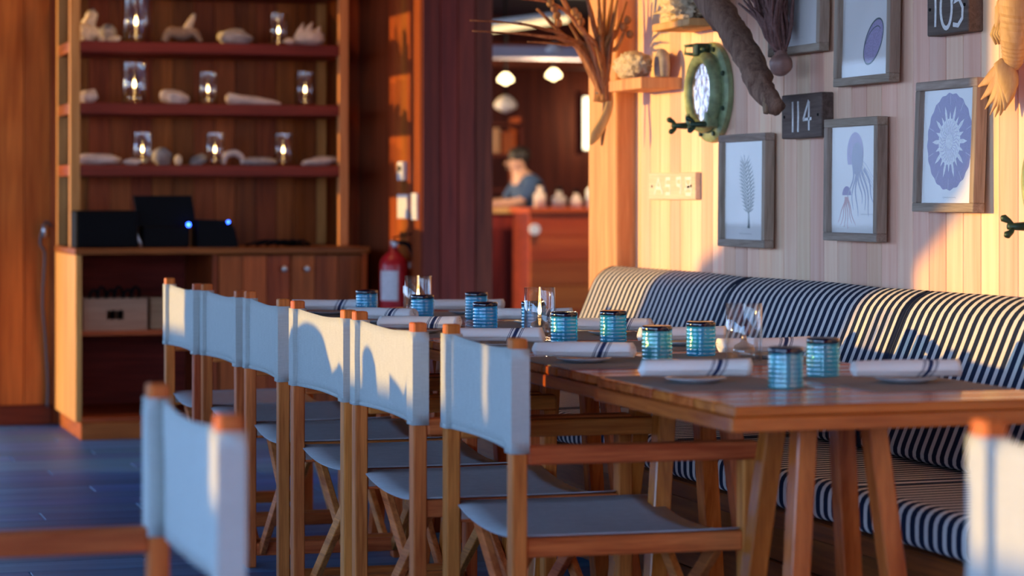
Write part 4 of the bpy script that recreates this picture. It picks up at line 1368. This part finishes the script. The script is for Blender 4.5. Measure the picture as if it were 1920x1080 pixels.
# person leaning on the counter
pe = thing('person', 'person in a dark blue shirt leaning on the counter, facing left', 'person', (6.42, YR + .30, 0))
def skin_obj(name, V, E, R, mat, sub=2, root=0):
    me = bpy.data.meshes.new(name)
    me.from_pydata([Vector(v) for v in V], E, [])
    me.materials.append(mat)
    o = bpy.data.objects.new(name, me); COL.objects.link(o); o.parent = pe
    m = o.modifiers.new('skin', 'SKIN'); m.use_smooth_shade = True
    for i, r in enumerate(R):
        sv = me.skin_vertices[0].data[i]
        sv.radius = (r, r) if not isinstance(r, tuple) else r
        sv.use_root = (i == root)
    o.modifiers.new('sub', 'SUBSURF').levels = 1
    o.modifiers['sub'].render_levels = sub
    return o
V = [(0.10, 0, .78), (.09, 0, .95), (.05, 0, 1.15), (0, 0, 1.28), (-.035, 0, 1.345), (-.055, 0, 1.40), (-.06, 0, 1.47),
     (.03, -.19, 1.24), (-.09, -.24, 1.08), (-.30, -.12, 1.06), (-.37, -.10, 1.06),
     (.03, .19, 1.24), (-.08, .24, 1.08), (-.28, .10, 1.07), (-.35, .08, 1.07),
     (.08, -.09, .74), (-.30, -.11, .72), (-.30, -.11, .36), (-.32, -.11, .08), (-.42, -.11, .04),
     (.08, .09, .74), (-.30, .11, .72), (-.30, .11, .36), (-.32, .11, .08), (-.42, .11, .04)]
Eg = [(0, 1), (1, 2), (2, 3), (3, 4), (4, 5), (5, 6), (3, 7), (7, 8), (8, 9), (9, 10), (3, 11), (11, 12), (12, 13), (13, 14), (0, 15), (15, 16), (16, 17), (17, 18), (18, 19), (0, 20), (20, 21), (21, 22), (22, 23), (23, 24)]
Rr = [.13, .12, .14, .09, .052, .085, .075, .055, .045, .034, .030, .055, .045, .034, .030, .085, .07, .055, .04, .035, .085, .07, .055, .04, .035]
# fingers
for base, s in ((10, -1), (14, 1)):
    bx_, by_, bz_ = V[base]
    for k in range(5):
        i0 = len(V)
        dy = (-.03 + .015 * k)
        ln = (.035, .055, .062, .058, .045)[k]
        V.append((bx_ - .035, by_ + dy, bz_ + .004)); V.append((bx_ - .035 - ln * .6, by_ + dy * 1.3, bz_ + .006)); V.append((bx_ - .035 - ln, by_ + dy * 1.4, bz_ - .008))
        Eg += [(base, i0), (i0, i0 + 1), (i0 + 1, i0 + 2)]; Rr += [.010, .009, .008]
skin_obj('body', V, Eg, Rr, M['skin'])
skin_obj('shirt', [V[0], V[1], V[2], V[3], V[7], V[8], V[11], V[12]], [(0, 1), (1, 2), (2, 3), (3, 4), (4, 5), (3, 6), (6, 7)], [.15, .145, .165, .105, .075, .062, .075, .062], M['shirt'])
skin_obj('trousers', [V[0], V[15], V[16], V[17], V[18], V[20], V[21], V[22], V[23]], [(0, 1), (1, 2), (2, 3), (3, 4), (0, 5), (5, 6), (6, 7), (7, 8)], [.145, .10, .085, .068, .055, .10, .085, .068, .055], M['trousers'])
MB().blob((-.03, 0, 1.475), (.095, .088, .085), 3, .06, 2, 2).build('hair', M['hair'], pe, True)
MB().tube([(-.135, 0, 1.43), (-.155, 0, 1.405), (-.135, 0, 1.395)], [.008, .013, .008], 8).build('nose', M['skin'], pe, True)
for s in (-1, 1):
    MB().blob((-.132, s * .030, 1.43), (.008, .011, .007), 2, 0).build('eye', M['hair'], pe, True)
    MB().blob((-.045, s * .088, 1.415), (.016, .010, .026), 2, 0).build('ear', M['skin'], pe, True)
MB().tube([(-.132, -.022, 1.368), (-.138, 0, 1.366), (-.132, .022, 1.368)], [.003, .006, .003], 6).build('mouth', M['shell'], pe, True)
st = thing('bar_stool', 'dark bar stool under the person at the counter', 'stool', (6.52, YR + .30, 0))
MB().lathe([(0, .60), (.18, .60), (.19, .62), (.18, .65), (0, .655)], 24).build('seat', M['darkX'], st, True)
for sx in (-1, 1):
    for sy in (-1, 1):
        MB().beam((sx * .10, sy * .10, .60), (sx * .17, sy * .17, 0), .03, .03, (0, 1, 0)).build('leg', M['darkZ'], st)
MB().tube([(.16 * math.cos(a), .16 * math.sin(a), .22) for a in [2 * PI * k / 20 for k in range(21)]], .010, 6).build('foot_ring', M['metal'], st, True)

# back-bar shelf with coloured boxes, dark board, bright doorway
t = thing('back_bar_shelf', 'lit display shelf behind the person', 'shelf', (6.55, 21.8, 0))
MB().span((-.45, -.15, 0), (.30, .18, .12)).build('plinth', M['darkX'], t)
for z in (.4, .8, 1.2, 1.52, 1.80):
    MB().span((-.45, -.15, z - .03), (.30, .18, z), .003).build('shelf_board', M['darkX'], t)
for xx in (-.45, .27):
    MB().span((xx, -.15, .12), (xx + .03, .18, 1.85)).build('upright', M['darkZ'], t)
for k in range(5):
    c = ['signpale', 'verdigris', 'signpale', 'post', 'barwood'][k]
    tag(MB().span((6.14 + .13 * k, 21.68, 1.52), (6.25 + .13 * k, 21.80, 1.52 + .20 + .03 * (k % 2)), .004).build('box_on_shelf', M[c]),
        ['pale box leftmost on the display shelf', 'green box second on the display shelf', 'tan box in the middle of the display shelf', 'orange box fourth on the display shelf', 'red-brown box rightmost on the display shelf'][k], 'box', 'boxes on the display shelf')
# bright opening at the far right
w = struct('window_1', MB().span((8.09, 23.60, 1.60), (8.45, 23.66, 2.12)).build('window_1', emis('daylight_pane', (1.0, .86, .55), 4)))
MB().span((8.04, 23.58, 1.55), (8.09, 23.68, 2.18)).build('frame_post', M['darkZ'], w)
MB().span((8.45, 23.58, 1.55), (8.50, 23.68, 2.18)).build('frame_post', M['darkZ'], w)
# beams and pendant lamps
M['lavbeam'] = wood('grey_painted_beam', (.40, .36, .42), (.55, .50, .58), 'X', 10, .5, .05)
def beam(name, lab, lo, hi, m):
    o = MB().span(lo, hi, .01).build(name, M[m]); struct(name, o); return o
beam('trim_2', '', (3.5, 18.8, 2.22), (10.5, 19.0, 2.32), 'lavbeam')
beam('trim_3', '', (3.5, 15.6, 2.45), (10.5, 15.8, 2.62), 'darkX')
beam('trim_4', '', (3.5, 21.6, 2.30), (10.5, 21.8, 2.52), 'darkX')
def pendant(label, px, py, Y, R, glow=True):
    l = (px - 960) / 4680
    a, b_ = math.sin(TH) + math.cos(TH) * l, math.cos(TH) - math.sin(TH) * l
    s = Y / b_
    x, z = s * a, 1.13 + (368 - py) / 4680 * s
    t = thing('pendant_lamp', label, 'lamp', (x, Y, z), 0, 'pendant lamps of the bar room')
    MB().lathe([(0, .0), (R * .5, .02), (R, R * .5), (R, R * .9), (R * .6, R * 1.35), (.02, R * 1.6), (0, R * 1.6)], 20).build('shade', M['lampglow'] if glow else M['bulb'], t, True)
    MB().tube([(0, 0, R * 1.6), (0, 0, 2.95 - z)], .012, 6).build('cord', M['black'], t, True)
    return t
pendant('glowing round pendant lamp at the left of the bar opening', 948, 160, 19.2, .062)
pendant('glowing round pendant lamp at the right of the bar opening', 1038, 152, 19.2, .062)
pendant('unlit frosted pendant bulb above the bar opening', 1039, 104, 16.5, .055, False)
pendant('large pale glass pendant below the left glowing lamp', 948, 212, 21.2, .10, False)
t = thing('sunlit_beam', 'slanting sunlit beam under the far ceiling, glowing in place of sunlight', 'lamp', (5.75, 18.0, 2.43))
MB().beam((-.30, 0, -.045), (.30, 0, .045), .05, .05).build('tube', M['sunlit'], t)  # no lamp: the sun on this beam is put in as emission
MB().beam((-.30, 0, .008), (.30, 0, .098), .075, .03).build('beam_top', M['metal'], t)
for xx, zz in ((-.2, .02), (.2, .08)):
    MB().tube([(xx, 0, zz), (xx, 0, 2.95 - 2.43)], .008, 6).build('hanger_rod', M['black'], t, True)
for nm, loc, e in (('lamp_light', (6.2, 19.0, 2.0), 40), ('lamp_light', (6.7, 19.0, 2.0), 40)):
    d = bpy.data.lights.new(nm, 'POINT'); d.energy = e; d.color = (1, .72, .42); d.shadow_soft_size = .08
    o = bpy.data.objects.new(nm, d); COL.objects.link(o); o.location = loc

# warm fill spots added to brighten the shelves, no fittings there (above the frame)
for xx in (1.75, 2.35):
    d = bpy.data.lights.new('shelf_fill_light', 'SPOT'); d.energy = 19; d.color = (1, .55, .24); d.spot_size = math.radians(110); d.spot_blend = .6; d.shadow_soft_size = .05
    o = bpy.data.objects.new('shelf_fill_light', d); COL.objects.link(o); o.location = (xx, 10.9, 2.9)
    o.rotation_euler = Vector((0, .55, -1)).to_track_quat('-Z', 'Y').to_euler()
